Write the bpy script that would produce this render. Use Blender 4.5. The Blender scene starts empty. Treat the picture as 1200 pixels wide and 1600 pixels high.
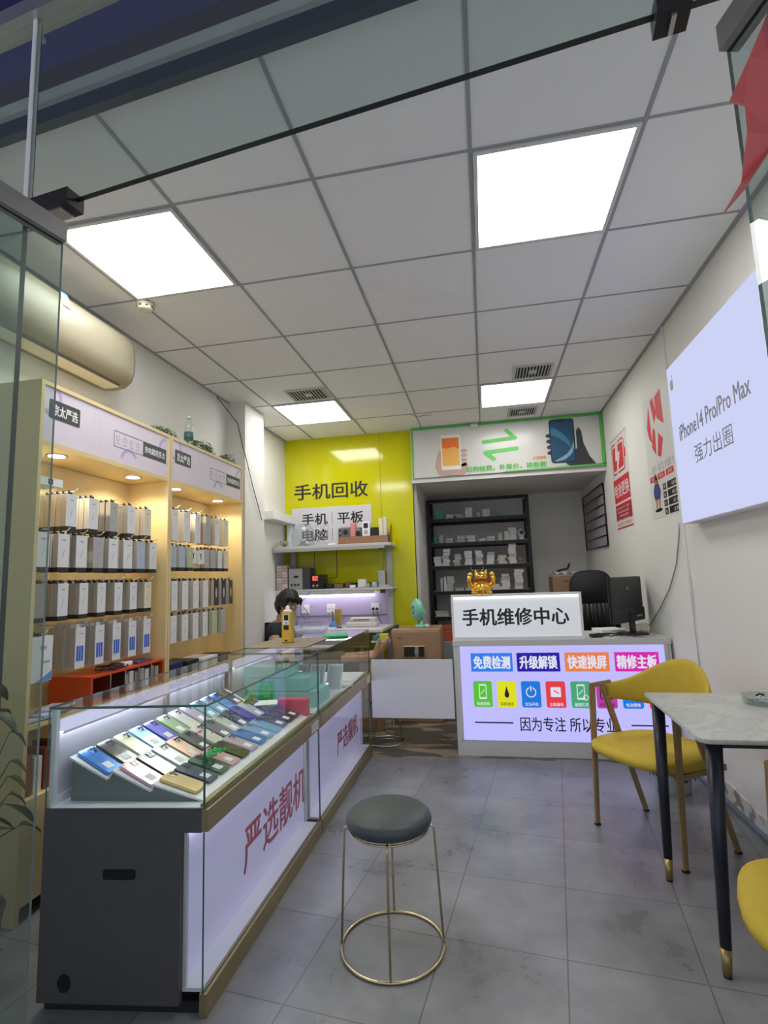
import bpy, bmesh, math, random
from math import pi, sin, cos, radians
from mathutils import Vector, Matrix, Euler
random.seed(7)
sc = bpy.context.scene
COL = sc.collection
# ------------------------------------------------------------------ camera
cam_d = bpy.data.cameras.new('camera')
cam = bpy.data.objects.new('camera', cam_d)
COL.objects.link(cam)
CR = Vector((0.98123829, 0.18974602, -0.03417418))
CU = Vector((0.05742903, -0.11844651, 0.99129831))
CF = Vector((-0.1840471, 0.97466244, 0.12712118))
cam.matrix_world = Matrix(((CR.x, CU.x, -CF.x, 0), (CR.y, CU.y, -CF.y, 0), (CR.z, CU.z, -CF.z, 1.25), (0, 0, 0, 1)))
cam_d.sensor_fit = 'HORIZONTAL'
cam_d.sensor_width = 36
cam_d.lens = 813.63 * 36 / 1200
cam_d.clip_start = 0.02
sc.camera = cam
# ------------------------------------------------------------------ world + exposure
w = bpy.data.worlds.new('world')
sc.world = w
w.use_nodes = True
w.node_tree.nodes['Background'].inputs[0].default_value = (0.22, 0.235, 0.27, 1)
w.node_tree.nodes['Background'].inputs[1].default_value = 2.8
sc.view_settings.view_transform = 'Standard'
sc.view_settings.look = 'None'
sc.view_settings.exposure = 0.1
sc.view_settings.gamma = 1
sc.view_settings.use_curve_mapping = False
PANEL_E = 14.0      # ceiling panel emission
# ------------------------------------------------------------------ materials
MATS = {}
def _new(name):
    m = bpy.data.materials.new(name)
    m.use_nodes = True
    nt = m.node_tree
    return m, nt, nt.nodes['Principled BSDF']
def mat(name, col=(.8, .8, .8), rough=.5, metal=0.0, noise=0.0, nscale=8.0, bump=0.0, bscale=60.0, spec=.5, emit=None, es=0.0, trans=0.0, coat=0.0, alpha=1.0):
    if name in MATS:
        return MATS[name]
    m, nt, b = _new(name)
    b.inputs['Base Color'].default_value = (*col, 1)
    b.inputs['Roughness'].default_value = rough
    b.inputs['Metallic'].default_value = metal
    b.inputs['Specular IOR Level'].default_value = spec
    b.inputs['Transmission Weight'].default_value = trans
    b.inputs['Coat Weight'].default_value = coat
    b.inputs['Alpha'].default_value = alpha
    if emit:
        b.inputs['Emission Color'].default_value = (*emit, 1)
        b.inputs['Emission Strength'].default_value = es
    tc = nt.nodes.new('ShaderNodeTexCoord')
    n = nt.nodes.new('ShaderNodeTexNoise')
    n.inputs['Scale'].default_value = nscale
    n.inputs['Detail'].default_value = 5
    nt.links.new(tc.outputs['Object'], n.inputs['Vector'])
    mx = nt.nodes.new('ShaderNodeMix')
    mx.data_type = 'RGBA'
    k = max(noise, 0.03)
    mx.inputs['A'].default_value = (*[c * (1 - k) for c in col], 1)
    mx.inputs['B'].default_value = (*[min(1, c * (1 + k)) for c in col], 1)
    nt.links.new(n.outputs['Fac'], mx.inputs['Factor'])
    nt.links.new(mx.outputs['Result'], b.inputs['Base Color'])
    if bump:
        n2 = nt.nodes.new('ShaderNodeTexNoise')
        n2.inputs['Scale'].default_value = bscale
        nt.links.new(tc.outputs['Object'], n2.inputs['Vector'])
        bp = nt.nodes.new('ShaderNodeBump')
        bp.inputs['Strength'].default_value = bump
        bp.inputs['Distance'].default_value = 0.01
        nt.links.new(n2.outputs['Fac'], bp.inputs['Height'])
        nt.links.new(bp.outputs['Normal'], b.inputs['Normal'])
    MATS[name] = m
    return m
def glow(name, col, s):
    if name in MATS:
        return MATS[name]
    m = bpy.data.materials.new(name)
    m.use_nodes = True
    nt = m.node_tree
    nt.nodes.clear()
    e = nt.nodes.new('ShaderNodeEmission')
    o = nt.nodes.new('ShaderNodeOutputMaterial')
    e.inputs[0].default_value = (*col, 1)
    e.inputs[1].default_value = s
    nt.links.new(e.outputs[0], o.inputs[0])
    MATS[name] = m
    return m
def glass(name, tint=(.93, .97, .95), ior=1.5, rough=0.0, haze=0.0, hazecol=(.7, .75, .73), boost=1.0):
    if name in MATS:
        return MATS[name]
    m = bpy.data.materials.new(name)
    m.use_nodes = True
    nt = m.node_tree
    nt.nodes.clear()
    t = nt.nodes.new('ShaderNodeBsdfTransparent')
    t.inputs[0].default_value = (*tint, 1)
    g = nt.nodes.new('ShaderNodeBsdfGlossy')
    g.inputs['Roughness'].default_value = rough
    fr = nt.nodes.new('ShaderNodeFresnel')
    fr.inputs[0].default_value = ior
    geo = nt.nodes.new('ShaderNodeNewGeometry')
    sub = nt.nodes.new('ShaderNodeMath')
    sub.operation = 'SUBTRACT'
    sub.inputs[0].default_value = 1
    nt.links.new(geo.outputs['Backfacing'], sub.inputs[1])
    mul = nt.nodes.new('ShaderNodeMath')
    mul.operation = 'MULTIPLY'
    nt.links.new(sub.outputs[0], mul.inputs[1])
    nt.links.new(fr.outputs[0], mul.inputs[0])
    mb = nt.nodes.new('ShaderNodeMath')
    mb.operation = 'MULTIPLY'
    mb.use_clamp = True
    mb.inputs[1].default_value = boost
    nt.links.new(mul.outputs[0], mb.inputs[0])
    mix = nt.nodes.new('ShaderNodeMixShader')
    nt.links.new(mb.outputs[0], mix.inputs[0])
    if haze:
        d = nt.nodes.new('ShaderNodeBsdfDiffuse')
        d.inputs[0].default_value = (*hazecol, 1)
        m2 = nt.nodes.new('ShaderNodeMixShader')
        m2.inputs[0].default_value = haze
        nt.links.new(t.outputs[0], m2.inputs[1])
        nt.links.new(d.outputs[0], m2.inputs[2])
        nt.links.new(m2.outputs[0], mix.inputs[1])
    else:
        nt.links.new(t.outputs[0], mix.inputs[1])
    nt.links.new(g.outputs[0], mix.inputs[2])
    o = nt.nodes.new('ShaderNodeOutputMaterial')
    nt.links.new(mix.outputs[0], o.inputs[0])
    MATS[name] = m
    return m
# ------------------------------------------------------------------ mesh builder
OFF = {}
class MB:
    def __init__(s):
        s.bm = bmesh.new()
        s.mats = []
    def mi(s, m):
        if m is None:
            return 0
        if m not in s.mats:
            s.mats.append(m)
        return s.mats.index(m)
    def _fin(s, faces, m, smooth=False):
        i = s.mi(m)
        for f in faces:
            f.material_index = i
            f.smooth = smooth
    def box(s, a, b, m=None, bev=0.0, M=None, seg=2):
        """box from corner a to corner b"""
        t = bmesh.new()
        bmesh.ops.create_cube(t, size=1)
        a, b = Vector(a), Vector(b)
        c, d = (a + b) / 2, b - a
        for v in t.verts:
            v.co = Vector((v.co.x * d.x, v.co.y * d.y, v.co.z * d.z)) + c
        if bev:
            bmesh.ops.bevel(t, geom=list(t.edges), offset=min(bev, min(abs(d.x), abs(d.y), abs(d.z)) * .49), segments=seg, affect='EDGES', profile=.5)
        s._merge(t, m, M, bool(bev) and seg > 2)
        return s
    def _merge(s, t, m, M=None, smooth=False):
        if M is not None:
            bmesh.ops.transform(t, matrix=M, verts=t.verts)
        i = s.mi(m)
        vm = {}
        for v in t.verts:
            vm[v] = s.bm.verts.new(v.co)
        for f in t.faces:
            try:
                nf = s.bm.faces.new([vm[v] for v in f.verts])
            except ValueError:
                continue
            nf.material_index = i
            nf.smooth = smooth or f.smooth
        t.free()
    def prism(s, pts, ext, m=None, smooth=False):
        """polygon (3d points) extruded by vector ext"""
        ext = Vector(ext)
        pts = [Vector(p) for p in pts]
        a = [s.bm.verts.new(p) for p in pts]
        b = [s.bm.verts.new(p + ext) for p in pts]
        n = len(pts)
        fs = [s.bm.faces.new(a[::-1]), s.bm.faces.new(b)]
        for k in range(n):
            fs.append(s.bm.faces.new([a[k], a[(k + 1) % n], b[(k + 1) % n], b[k]]))
        i = s.mi(m)
        for f in fs:
            f.material_index = i
        bmesh.ops.recalc_face_normals(s.bm, faces=fs)
        return s
    def cyl(s, p0, p1, r0, r1=None, m=None, n=16, smooth=True):
        r1 = r0 if r1 is None else r1
        p0, p1 = Vector(p0), Vector(p1)
        ax = (p1 - p0).normalized()
        u = ax.orthogonal().normalized()
        v = ax.cross(u)
        i = s.mi(m)
        A = [s.bm.verts.new(p0 + (u * cos(2 * pi * k / n) + v * sin(2 * pi * k / n)) * r0) for k in range(n)]
        B = [s.bm.verts.new(p1 + (u * cos(2 * pi * k / n) + v * sin(2 * pi * k / n)) * r1) for k in range(n)]
        for k in range(n):
            f = s.bm.faces.new([A[k], A[(k + 1) % n], B[(k + 1) % n], B[k]])
            f.material_index = i
            f.smooth = smooth
        for f in (s.bm.faces.new(A[::-1]), s.bm.faces.new(B)):
            f.material_index = i
        return s
    def tube(s, pts, r, m=None, n=8, closed=False):
        pts = [Vector(p) for p in pts]
        rs = r if isinstance(r, (list, tuple)) else [r] * len(pts)
        i = s.mi(m)
        rings = []
        N = len(pts)
        prev = None
        for k, p in enumerate(pts):
            if closed:
                t = (pts[(k + 1) % N] - pts[k - 1]).normalized()
            else:
                t = (pts[min(k + 1, N - 1)] - pts[max(k - 1, 0)]).normalized()
            u = t.orthogonal().normalized() if prev is None else (prev - t * prev.dot(t)).normalized()
            prev = u
            v = t.cross(u)
            rings.append([s.bm.verts.new(p + (u * cos(2 * pi * j / n) + v * sin(2 * pi * j / n)) * rs[k]) for j in range(n)])
        for k in range(N if closed else N - 1):
            A, B = rings[k], rings[(k + 1) % N]
            for j in range(n):
                f = s.bm.faces.new([A[j], A[(j + 1) % n], B[(j + 1) % n], B[j]])
                f.material_index = i
                f.smooth = True
        if not closed:
            for f in (s.bm.faces.new(rings[0][::-1]), s.bm.faces.new(rings[-1])):
                f.material_index = i
        return s
    def lathe(s, prof, c=(0, 0, 0), m=None, n=24, smooth=True):
        """profile list of (r, z), closed at the ends"""
        c = Vector(c)
        i = s.mi(m)
        rings = []
        for r, z in prof:
            rings.append([s.bm.verts.new(c + Vector((r * cos(2 * pi * j / n), r * sin(2 * pi * j / n), z))) for j in range(n)])
        fs = []
        for A, B in zip(rings, rings[1:]):
            for j in range(n):
                fs.append(s.bm.faces.new([A[j], A[(j + 1) % n], B[(j + 1) % n], B[j]]))
        for f in fs:
            f.material_index = i
            f.smooth = smooth
        for f in (s.bm.faces.new(rings[0][::-1]), s.bm.faces.new(rings[-1])):
            f.material_index = i
        return s
    def ell(s, c, r, m=None, M=None, sub=2):
        t = bmesh.new()
        bmesh.ops.create_icosphere(t, subdivisions=sub, radius=1)
        r = r if isinstance(r, (list, tuple)) else (r, r, r)
        for v in t.verts:
            v.co = Vector((v.co.x * r[0], v.co.y * r[1], v.co.z * r[2]))
            if M is not None:
                v.co = M @ v.co
            v.co += Vector(c)
        s._merge(t, m, None, True)
        return s
    def text(s, body, w_, h_, m, o, ex, ey, depth=.0012, bold=0.0, ang=0, shear=0):
        """lettering fitted into a w x h rectangle centred at o, ex along the line, ey up"""
        cu = bpy.data.curves.new('lettering', 'FONT')
        cu.body = body
        cu.resolution_u = 2
        ob = bpy.data.objects.new('lettering', cu)
        COL.objects.link(ob)
        bpy.context.view_layer.update()
        dg = bpy.context.evaluated_depsgraph_get()
        me = bpy.data.meshes.new_from_object(ob.evaluated_get(dg), depsgraph=dg)
        bpy.data.objects.remove(ob)
        if not len(me.vertices):
            return s
        xs = [v.co.x for v in me.vertices]
        ys = [v.co.y for v in me.vertices]
        x0, x1, y0, y1 = min(xs), max(xs), min(ys), max(ys)
        o, ex, ey = Vector(o), Vector(ex), Vector(ey)
        nz = ex.cross(ey).normalized()
        i = s.mi(m)
        sh = [(0, 0)]
        if bold:
            q = bold * 1.25 * h_
            sh = [(-q, 0), (q, 0), (0, q * .7), (0, -q * .7)]
        for kk, (sx, sy) in enumerate(sh):
            vs = []
            for v in me.vertices:
                a = ((v.co.x - x0) / (x1 - x0) - .5) * w_
                b = ((v.co.y - y0) / (y1 - y0) - .5) * h_
                vs.append(s.bm.verts.new(o + ex * (a + sx) + ey * (b + sy) + nz * (depth + kk * .00012)))
            for p in me.polygons:
                try:
                    f = s.bm.faces.new([vs[k] for k in p.vertices])
                    f.material_index = i
                except ValueError:
                    pass
        bpy.data.meshes.remove(me)
        return s
    def build(s, name, m=None, parent=None, loc=None, smooth=None):
        off = OFF.get(parent.name) if parent is not None else None
        if off is None and loc is not None:
            off = Vector(loc)
        if off is not None:
            for v in s.bm.verts:
                v.co -= off
        me = bpy.data.meshes.new(name)
        if m is not None and not s.mats:
            s.mats = [m]
        s.bm.to_mesh(me)
        s.bm.free()
        for k in s.mats:
            me.materials.append(k)
        if smooth is not None:
            for p in me.polygons:
                p.use_smooth = smooth
        o = bpy.data.objects.new(name, me)
        COL.objects.link(o)
        if parent is not None:
            o.parent = parent
            if parent.name in OFF:
                OFF[o.name] = OFF[parent.name]
        elif loc is not None:
            o.location = loc
            OFF[o.name] = Vector(loc)
        return o
def tag(o, label, cat, group=None, kind=None):
    o['label'] = label
    o['category'] = cat
    if group:
        o['group'] = group
    if kind:
        o['kind'] = kind
    return o
def thing(name, label, cat, loc=(0, 0, 0), rz=0.0, group=None, local=False):
    o = bpy.data.objects.new(name, None)
    o.empty_display_size = .05
    COL.objects.link(o)
    o.location = loc
    o.rotation_euler = (0, 0, rz)
    tag(o, label, cat, group)
    if not local:
        OFF[o.name] = Vector(loc)
    return o
def struct(name, mb, m=None):
    o = mb.build(name, m)
    o['kind'] = 'structure'
    return o
def clone(o, parent=None):
    c = o.copy()
    COL.objects.link(c)
    c.parent = parent
    for ch in list(o.children):
        clone(ch, c)
    return c
def slotmat(o, i, m):
    o.material_slots[i].link = 'OBJECT'
    o.material_slots[i].material = m
X, Y, Z = Vector((1, 0, 0)), Vector((0, 1, 0)), Vector((0, 0, 1))
class Pl:
    """a drawing plane: u along ex, v along ey, n the outward normal"""
    def __init__(s, o, ex, ey):
        s.o, s.ex, s.ey = Vector(o), Vector(ex).normalized(), Vector(ey).normalized()
        s.n = s.ex.cross(s.ey)
    def p(s, u, v, d=0):
        return s.o + s.ex * u + s.ey * v + s.n * d
    def poly(s, mb, pts, m, d=0, t=.0008):
        mb.prism([s.p(u, v, d) for u, v in pts], s.n * t, m)
    def rect(s, mb, u0, v0, u1, v1, m, d=0, t=.0008):
        s.poly(mb, [(u0, v0), (u1, v0), (u1, v1), (u0, v1)], m, d, t)
    def rrect(s, mb, u0, v0, u1, v1, r, m, d=0, t=.0008, n=4):
        pts = []
        for cx, cy, a0 in ((u1 - r, v1 - r, 0), (u0 + r, v1 - r, 90), (u0 + r, v0 + r, 180), (u1 - r, v0 + r, 270)):
            for k in range(n + 1):
                a = radians(a0 + 90 * k / n)
                pts.append((cx + r * cos(a), cy + r * sin(a)))
        s.poly(mb, pts, m, d, t)
    def disc(s, mb, u, v, r, m, d=0, t=.0008, n=20, ry=None, a0=0, a1=360):
        ry = ry or r
        full = (a1 - a0) >= 360
        pts = [(u + r * cos(radians(a0 + (a1 - a0) * k / n)), v + ry * sin(radians(a0 + (a1 - a0) * k / n))) for k in range(n if full else n + 1)]
        s.poly(mb, pts, m, d, t)
    def line(s, mb, u0, v0, u1, v1, wd, m, d=0, t=.0008):
        du, dv = u1 - u0, v1 - v0
        L = math.hypot(du, dv) or 1
        a, b = -dv / L * wd / 2, du / L * wd / 2
        s.poly(mb, [(u0 + a, v0 + b), (u0 - a, v0 - b), (u1 - a, v1 - b), (u1 + a, v1 + b)], m, d, t)
    def ring(s, mb, u, v, r, wd, m, d=0, t=.0008, a0=0, a1=360, n=20):
        pts = [(u + r * cos(radians(a0 + (a1 - a0) * k / n)), v + r * sin(radians(a0 + (a1 - a0) * k / n))) for k in range(n + 1)]
        for p, q in zip(pts, pts[1:]):
            s.line(mb, p[0], p[1], q[0], q[1], wd, m, d, t)
    def text(s, mb, body, u, v, w_, h_, m, d=.0015, bold=0.0):
        mb.text(body, w_, h_, m, s.p(u, v, d), s.ex, s.ey, 0, bold)
# palette
WHITE = mat('painted white', (.78, .78, .77), .6)
PAPERW = mat('paper white', (.82, .82, .84), .6)
BLACK = mat('black plastic', (.012, .012, .014), .4)
INK = mat('black ink', (.012, .012, .015), .6)
STEEL = mat('brushed steel', (.55, .55, .55), .3, 1)
MAPLE = mat('maple laminate', (.74, .58, .30), .42, noise=.08, nscale=3)
RED = mat('red print', (.62, .03, .04), .55)
GRE = mat('green print', (.1, .48, .09), .55)
GEDGE = mat('green glass edge', (.03, .09, .07), .15, spec=.8)
CLEAR = glass('clear glass', (.95, .975, .965))
DOORG = glass('door glass', (.83, .89, .87), haze=.05, hazecol=(.35, .42, .4))
TRANSG = glass('transom glass', (.88, .925, .905), haze=.06, hazecol=(.3, .36, .34))
CZ = 2.793
XL, XR, YB = -2.09, 1.207, 5.30
GX = [-1.766 + .6 * k for k in range(5)]
GY = [1.158 + .6 * k for k in range(7)]
# ================================================================== SETTING
def wall_mat(name, col, stain=(.45, .4, .33), amt=.25, low=False):
    m, nt, b = _new(name)
    b.inputs['Roughness'].default_value = .75
    tc = nt.nodes.new('ShaderNodeTexCoord')
    n = nt.nodes.new('ShaderNodeTexNoise')
    n.inputs['Scale'].default_value = 1.6
    n.inputs['Detail'].default_value = 8
    n.inputs['Roughness'].default_value = .65
    nt.links.new(tc.outputs['Object'], n.inputs['Vector'])
    r = nt.nodes.new('ShaderNodeValToRGB')
    r.color_ramp.elements[0].position = .56
    r.color_ramp.elements[1].position = .8
    nt.links.new(n.outputs['Fac'], r.inputs[0])
    mul = nt.nodes.new('ShaderNodeMath')
    mul.operation = 'MULTIPLY'
    mul.inputs[1].default_value = amt
    nt.links.new(r.outputs[0], mul.inputs[0])
    mx = nt.nodes.new('ShaderNodeMix')
    mx.data_type = 'RGBA'
    mx.inputs['A'].default_value = (*col, 1)
    mx.inputs['B'].default_value = (*stain, 1)
    nt.links.new(mul.outputs[0], mx.inputs['Factor'])
    nt.links.new(mx.outputs['Result'], b.inputs['Base Color'])
    n2 = nt.nodes.new('ShaderNodeTexNoise')
    n2.inputs['Scale'].default_value = 35
    nt.links.new(tc.outputs['Object'], n2.inputs['Vector'])
    bp = nt.nodes.new('ShaderNodeBump')
    bp.inputs['Strength'].default_value = .08
    bp.inputs['Distance'].default_value = .01
    nt.links.new(n2.outputs['Fac'], bp.inputs['Height'])
    nt.links.new(bp.outputs['Normal'], b.inputs['Normal'])
    return m
WALL = wall_mat('off white plaster', (.74, .73, .69))
CEILM = wall_mat('ceiling tile board', (.86, .86, .87), (.62, .58, .52), .2)
def floor_mat():
    m, nt, b = _new('grey floor tiles')
    tc = nt.nodes.new('ShaderNodeTexCoord')
    mp = nt.nodes.new('ShaderNodeMapping')
    mp.vector_type = 'TEXTURE'
    mp.inputs['Location'].default_value = (.345, 3.157, 0)
    mp.inputs['Rotation'].default_value = (0, 0, radians(-7.2))
    nt.links.new(tc.outputs['Object'], mp.inputs[0])
    br = nt.nodes.new('ShaderNodeTexBrick')
    br.offset = 0.0
    br.inputs['Scale'].default_value = 1
    br.inputs['Brick Width'].default_value = .405
    br.inputs['Row Height'].default_value = .41
    br.inputs['Mortar Size'].default_value = .0028
    br.inputs['Mortar Smooth'].default_value = .3
    br.inputs['Color1'].default_value = (.195, .20, .212, 1)
    br.inputs['Color2'].default_value = (.222, .226, .236, 1)
    br.inputs['Mortar'].default_value = (.105, .105, .11, 1)
    nt.links.new(mp.outputs[0], br.inputs['Vector'])
    n = nt.nodes.new('ShaderNodeTexNoise')
    n.inputs['Scale'].default_value = 3.0
    n.inputs['Detail'].default_value = 7
    n.inputs['Roughness'].default_value = .65
    nt.links.new(tc.outputs['Object'], n.inputs['Vector'])
    mr = nt.nodes.new('ShaderNodeMapRange')
    mr.inputs['From Min'].default_value = .15
    mr.inputs['From Max'].default_value = .85
    mr.inputs['To Min'].default_value = .42
    mr.inputs['To Max'].default_value = 1.55
    nt.links.new(n.outputs['Fac'], mr.inputs[0])
    vm = nt.nodes.new('ShaderNodeVectorMath')
    vm.operation = 'SCALE'
    nt.links.new(br.outputs['Color'], vm.inputs[0])
    nt.links.new(mr.outputs[0], vm.inputs['Scale'])
    # bare torn patch behind the gate
    sx = nt.nodes.new('ShaderNodeSeparateXYZ')
    nt.links.new(tc.outputs['Object'], sx.inputs[0])
    n3 = nt.nodes.new('ShaderNodeTexNoise')
    n3.inputs['Scale'].default_value = 5
    n3.inputs['Detail'].default_value = 4
    mp3 = nt.nodes.new('ShaderNodeMapping')
    mp3.inputs['Scale'].default_value = (.5, 1.6, 1)
    nt.links.new(tc.outputs['Object'], mp3.inputs[0])
    nt.links.new(mp3.outputs[0], n3.inputs['Vector'])
    gt = nt.nodes.new('ShaderNodeMath')
    gt.operation = 'GREATER_THAN'
    gt.inputs[1].default_value = .53
    nt.links.new(n3.outputs['Fac'], gt.inputs[0])
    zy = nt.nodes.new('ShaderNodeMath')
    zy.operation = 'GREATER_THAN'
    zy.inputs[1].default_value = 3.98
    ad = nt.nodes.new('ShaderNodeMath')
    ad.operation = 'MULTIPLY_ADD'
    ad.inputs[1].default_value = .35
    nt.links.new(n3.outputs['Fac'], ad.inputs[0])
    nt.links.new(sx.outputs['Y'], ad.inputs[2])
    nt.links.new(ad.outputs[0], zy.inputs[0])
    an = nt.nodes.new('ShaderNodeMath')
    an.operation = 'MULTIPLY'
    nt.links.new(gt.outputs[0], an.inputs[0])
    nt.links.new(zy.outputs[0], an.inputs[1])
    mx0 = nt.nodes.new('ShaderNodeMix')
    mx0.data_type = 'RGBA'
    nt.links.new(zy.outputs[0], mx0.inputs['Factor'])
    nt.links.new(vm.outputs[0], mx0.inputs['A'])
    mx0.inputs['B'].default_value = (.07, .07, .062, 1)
    mx = nt.nodes.new('ShaderNodeMix')
    mx.data_type = 'RGBA'
    nt.links.new(an.outputs[0], mx.inputs['Factor'])
    nt.links.new(mx0.outputs['Result'], mx.inputs['A'])
    mx.inputs['B'].default_value = (.24, .19, .145, 1)
    nt.links.new(mx.outputs['Result'], b.inputs['Base Color'])
    b.inputs['Roughness'].default_value = .33
    r2 = nt.nodes.new('ShaderNodeMapRange')
    r2.inputs['To Min'].default_value = .18
    r2.inputs['To Max'].default_value = .42
    nt.links.new(n.outputs['Fac'], r2.inputs[0])
    nt.links.new(r2.outputs[0], b.inputs['Roughness'])
    bp = nt.nodes.new('ShaderNodeBump')
    bp.inputs['Strength'].default_value = .12
    bp.inputs['Distance'].default_value = .004
    nt.links.new(br.outputs['Fac'], bp.inputs['Height'])
    bp.invert = True
    nt.links.new(bp.outputs['Normal'], b.inputs['Normal'])
    return m
struct('floor', MB().box((-3.2, -1.2, -.05), (2.6, 7.0, 0)), floor_mat())
# ceiling of laid-in boards, its front edge running along the shop front
b = MB()
b.prism([(XL, 1.36, CZ), (XR + .05, 1.02, CZ), (XR + .05, YB, CZ), (XL, YB, CZ)], (0, 0, .03), CEILM)
struct('ceiling', b)
GRID = mat('grey ceiling grid', (.34, .345, .36), .5)
b = MB()
for x in GX:
    y0 = 1.36 - (x - XL) * .103 + .03
    b.box((x - .007, y0, CZ - .004), (x + .007, YB, CZ + .001), GRID)
for y in GY:
    x0, x1 = XL, XR
    if y < 1.3:
        x0 = -.2
    b.box((x0, y - .005, CZ - .0035), (x1, y + .005, CZ + .001), GRID)
b.box((XR - .022, 1.05, CZ - .004), (XR, YB, CZ + .001), GRID)
b.box((XL, 1.36, CZ - .004), (XL + .02, YB, CZ + .001), GRID)
struct('trim_1', b)
# walls
struct('wall_left', MB().box((XL - .1, 1.0, 0), (XL, YB + .1, 3.3)), WALL)
struct('wall_right', MB().box((XR, 1.0, 0), (XR + .1, 6.75, 3.3)), WALL)
YEL = mat('glossy yellow wall panel', (.60, .58, .0), .10, noise=.04, nscale=2)
b = MB()
b.box((XL, YB, 0), (-.69, YB + .06, CZ + .1), YEL)
struct('wall_back', b)
struct('trim_2', MB().box((-1.03, YB - .003, 1.0), (-1.026, YB, CZ), mat('panel seam', (.35, .33, .02), .6)))
# niche behind the repair desk: return wall, back wall, low ceiling
b = MB()
b.box((-.76, YB + .06, 0), (-.66, 6.7, 2.35), WALL)
b.box((-.76, YB + .001, 0), (-.69, YB + .06, 2.2), WALL)
struct('wall_niche_left', b)
struct('wall_niche_back', MB().box((-.7, 6.65, 0), (XR, 6.75, 2.35)), WALL)
struct('ceiling_niche', MB().box((-.7, YB + .06, 2.235), (XR, 6.7, 2.3)), WALL)
b = MB()
b.box((-.69, YB - .04, 2.215), (XR, YB + .07, 2.262), mat('painted lintel ledge', (.62, .62, .6), .6))
b.box((-.69, YB + .0, 2.26), (XR, YB + .07, CZ + .1), WALL)
struct('wall_above_niche', b)
# column in the left corner
struct('wall_column', MB().box((XL, 4.0, 0), (-1.93, 4.38, CZ), WALL))
struct('trim_3', MB().box((XR - .012, 3.44, 1.0), (XR, 3.47, CZ), WALL))
# peeled plaster band and blue paint strip along the foot of the right wall
m, nt, bs = _new('peeled plaster')
tc = nt.nodes.new('ShaderNodeTexCoord')
n = nt.nodes.new('ShaderNodeTexNoise')
n.inputs['Scale'].default_value = 14
n.inputs['Detail'].default_value = 6
nt.links.new(tc.outputs['Object'], n.inputs['Vector'])
r = nt.nodes.new('ShaderNodeValToRGB')
r.color_ramp.elements[0].color = (.25, .22, .2, 1)
r.color_ramp.elements[0].position = .42
r.color_ramp.elements[1].color = (.62, .61, .58, 1)
r.color_ramp.elements[1].position = .5
nt.links.new(n.outputs['Fac'], r.inputs[0])
nt.links.new(r.outputs[0], bs.inputs['Base Color'])
b = MB()
pts = []
yy = 1.2
random.seed(3)
while yy < 3.86:
    pts.append((XR - .006, yy, .07 + random.random() * .05))
    yy += .05 + random.random() * .05
poly = [(XR - .006, 1.2, 0)] + pts + [(XR - .006, 3.86, 0)]
b.prism(poly, (.006, 0, 0), m)
b.box((XR - .03, 1.2, 0), (XR - .006, 3.86, .022), mat('blue grey floor strip', (.13, .17, .22), .6))
struct('baseboard_right', b)
# bulkhead between ceiling edge and shop front
b = MB()
def fr(x, dy=0):   # shop front line
    return .906 - (x + .866) * .1154 + dy
def band(z0, z1, m, dy, th=.02):
    xa, xb = XL, XR + .05
    b.prism([(xa, 1.36 - dy, z0), (xb, 1.02 - dy, z0), (xb, 1.02 - dy + th, z0), (xa, 1.36 - dy + th, z0)], (0, 0, z1 - z0), m)
band(2.742, 2.795, mat('dark blue header strip', (.015, .022, .035), .4), .004, .03)
band(2.795, 2.865, mat('pale raw header board', (.42, .43, .38), .7, noise=.25, nscale=9), .0)
band(2.865, 2.94, mat('dark stained header board', (.05, .035, .045), .6, noise=.3, nscale=7), .0)
struct('trim_4', b)
b = MB()
NAVY = mat('navy soffit paint', (.06, .05, .17), .6, noise=.15)
b.box((-3.2, -1.0, 3.3), (2.2, 1.45, 3.36), NAVY)
b.box((-3.2, 1.40, 2.94), (2.2, 1.45, 3.36), NAVY)
struct('ceiling_entrance', b)
# ---------------- shop front glass
ALU = mat('aluminium profile', (.42, .43, .42), .35, .8)
SF = Vector((.9934, -.1146, 0))
SFN = Vector((.1146, .9934, 0))
def sfp(x, z, d=0):
    return Vector((x, fr(x), z)) + SFN * d
def sheet(name, x0, x1, z0, z1, gm):
    b = MB()
    t = .012
    # faces with glass material, edges green
    P = [sfp(x0, z0), sfp(x1, z0), sfp(x1, z1), sfp(x0, z1)]
    b.prism(P, SFN * t, gm)
    gi = b.mi(mat('dark pane edge', (.012, .02, .018), .35))
    for f in b.bm.faces:
        f.normal_update()
        if abs(f.normal.dot(SFN)) < .5:
            f.material_index = gi
    return b
o = struct('window_1', sheet('', -.975, 1.3, 2.1, 2.62, TRANSG))
o = struct('window_2', sheet('', -2.2, -.985, 0.0, 2.62, TRANSG))
b = MB()
def sfbar(x0, x1, z0, z1, d0, d1, m):
    b.prism([sfp(x0, z0, d0), sfp(x1, z0, d0), sfp(x1, z0, d1), sfp(x0, z0, d1)], (0, 0, z1 - z0), m)
sfbar(-2.2, 1.3, 2.605, 2.645, -.02, .03, ALU)
sfbar(-.984, -.975, 2.12, 2.61, -.004, .010, mat('bright steel strip', (.8, .8, .78), .4, .2))
sfbar(-1.3, -1.285, 0, 2.61, -.004, .014, mat('dark green gasket', (.02, .05, .045), .4))
struct('trim_5', b)
b = MB()
b.tube([(-1.13, 1.02, 2.80), (-1.045, 1.0, 2.66)], .009, mat('pale brace', (.42, .42, .38), .6))
struct('trim_6', b)
RLM = mat('worn bronze rail', (.28, .265, .25), .4, .5)
DK = mat('dark bronze metal', (.045, .04, .04), .38, .7)
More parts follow.
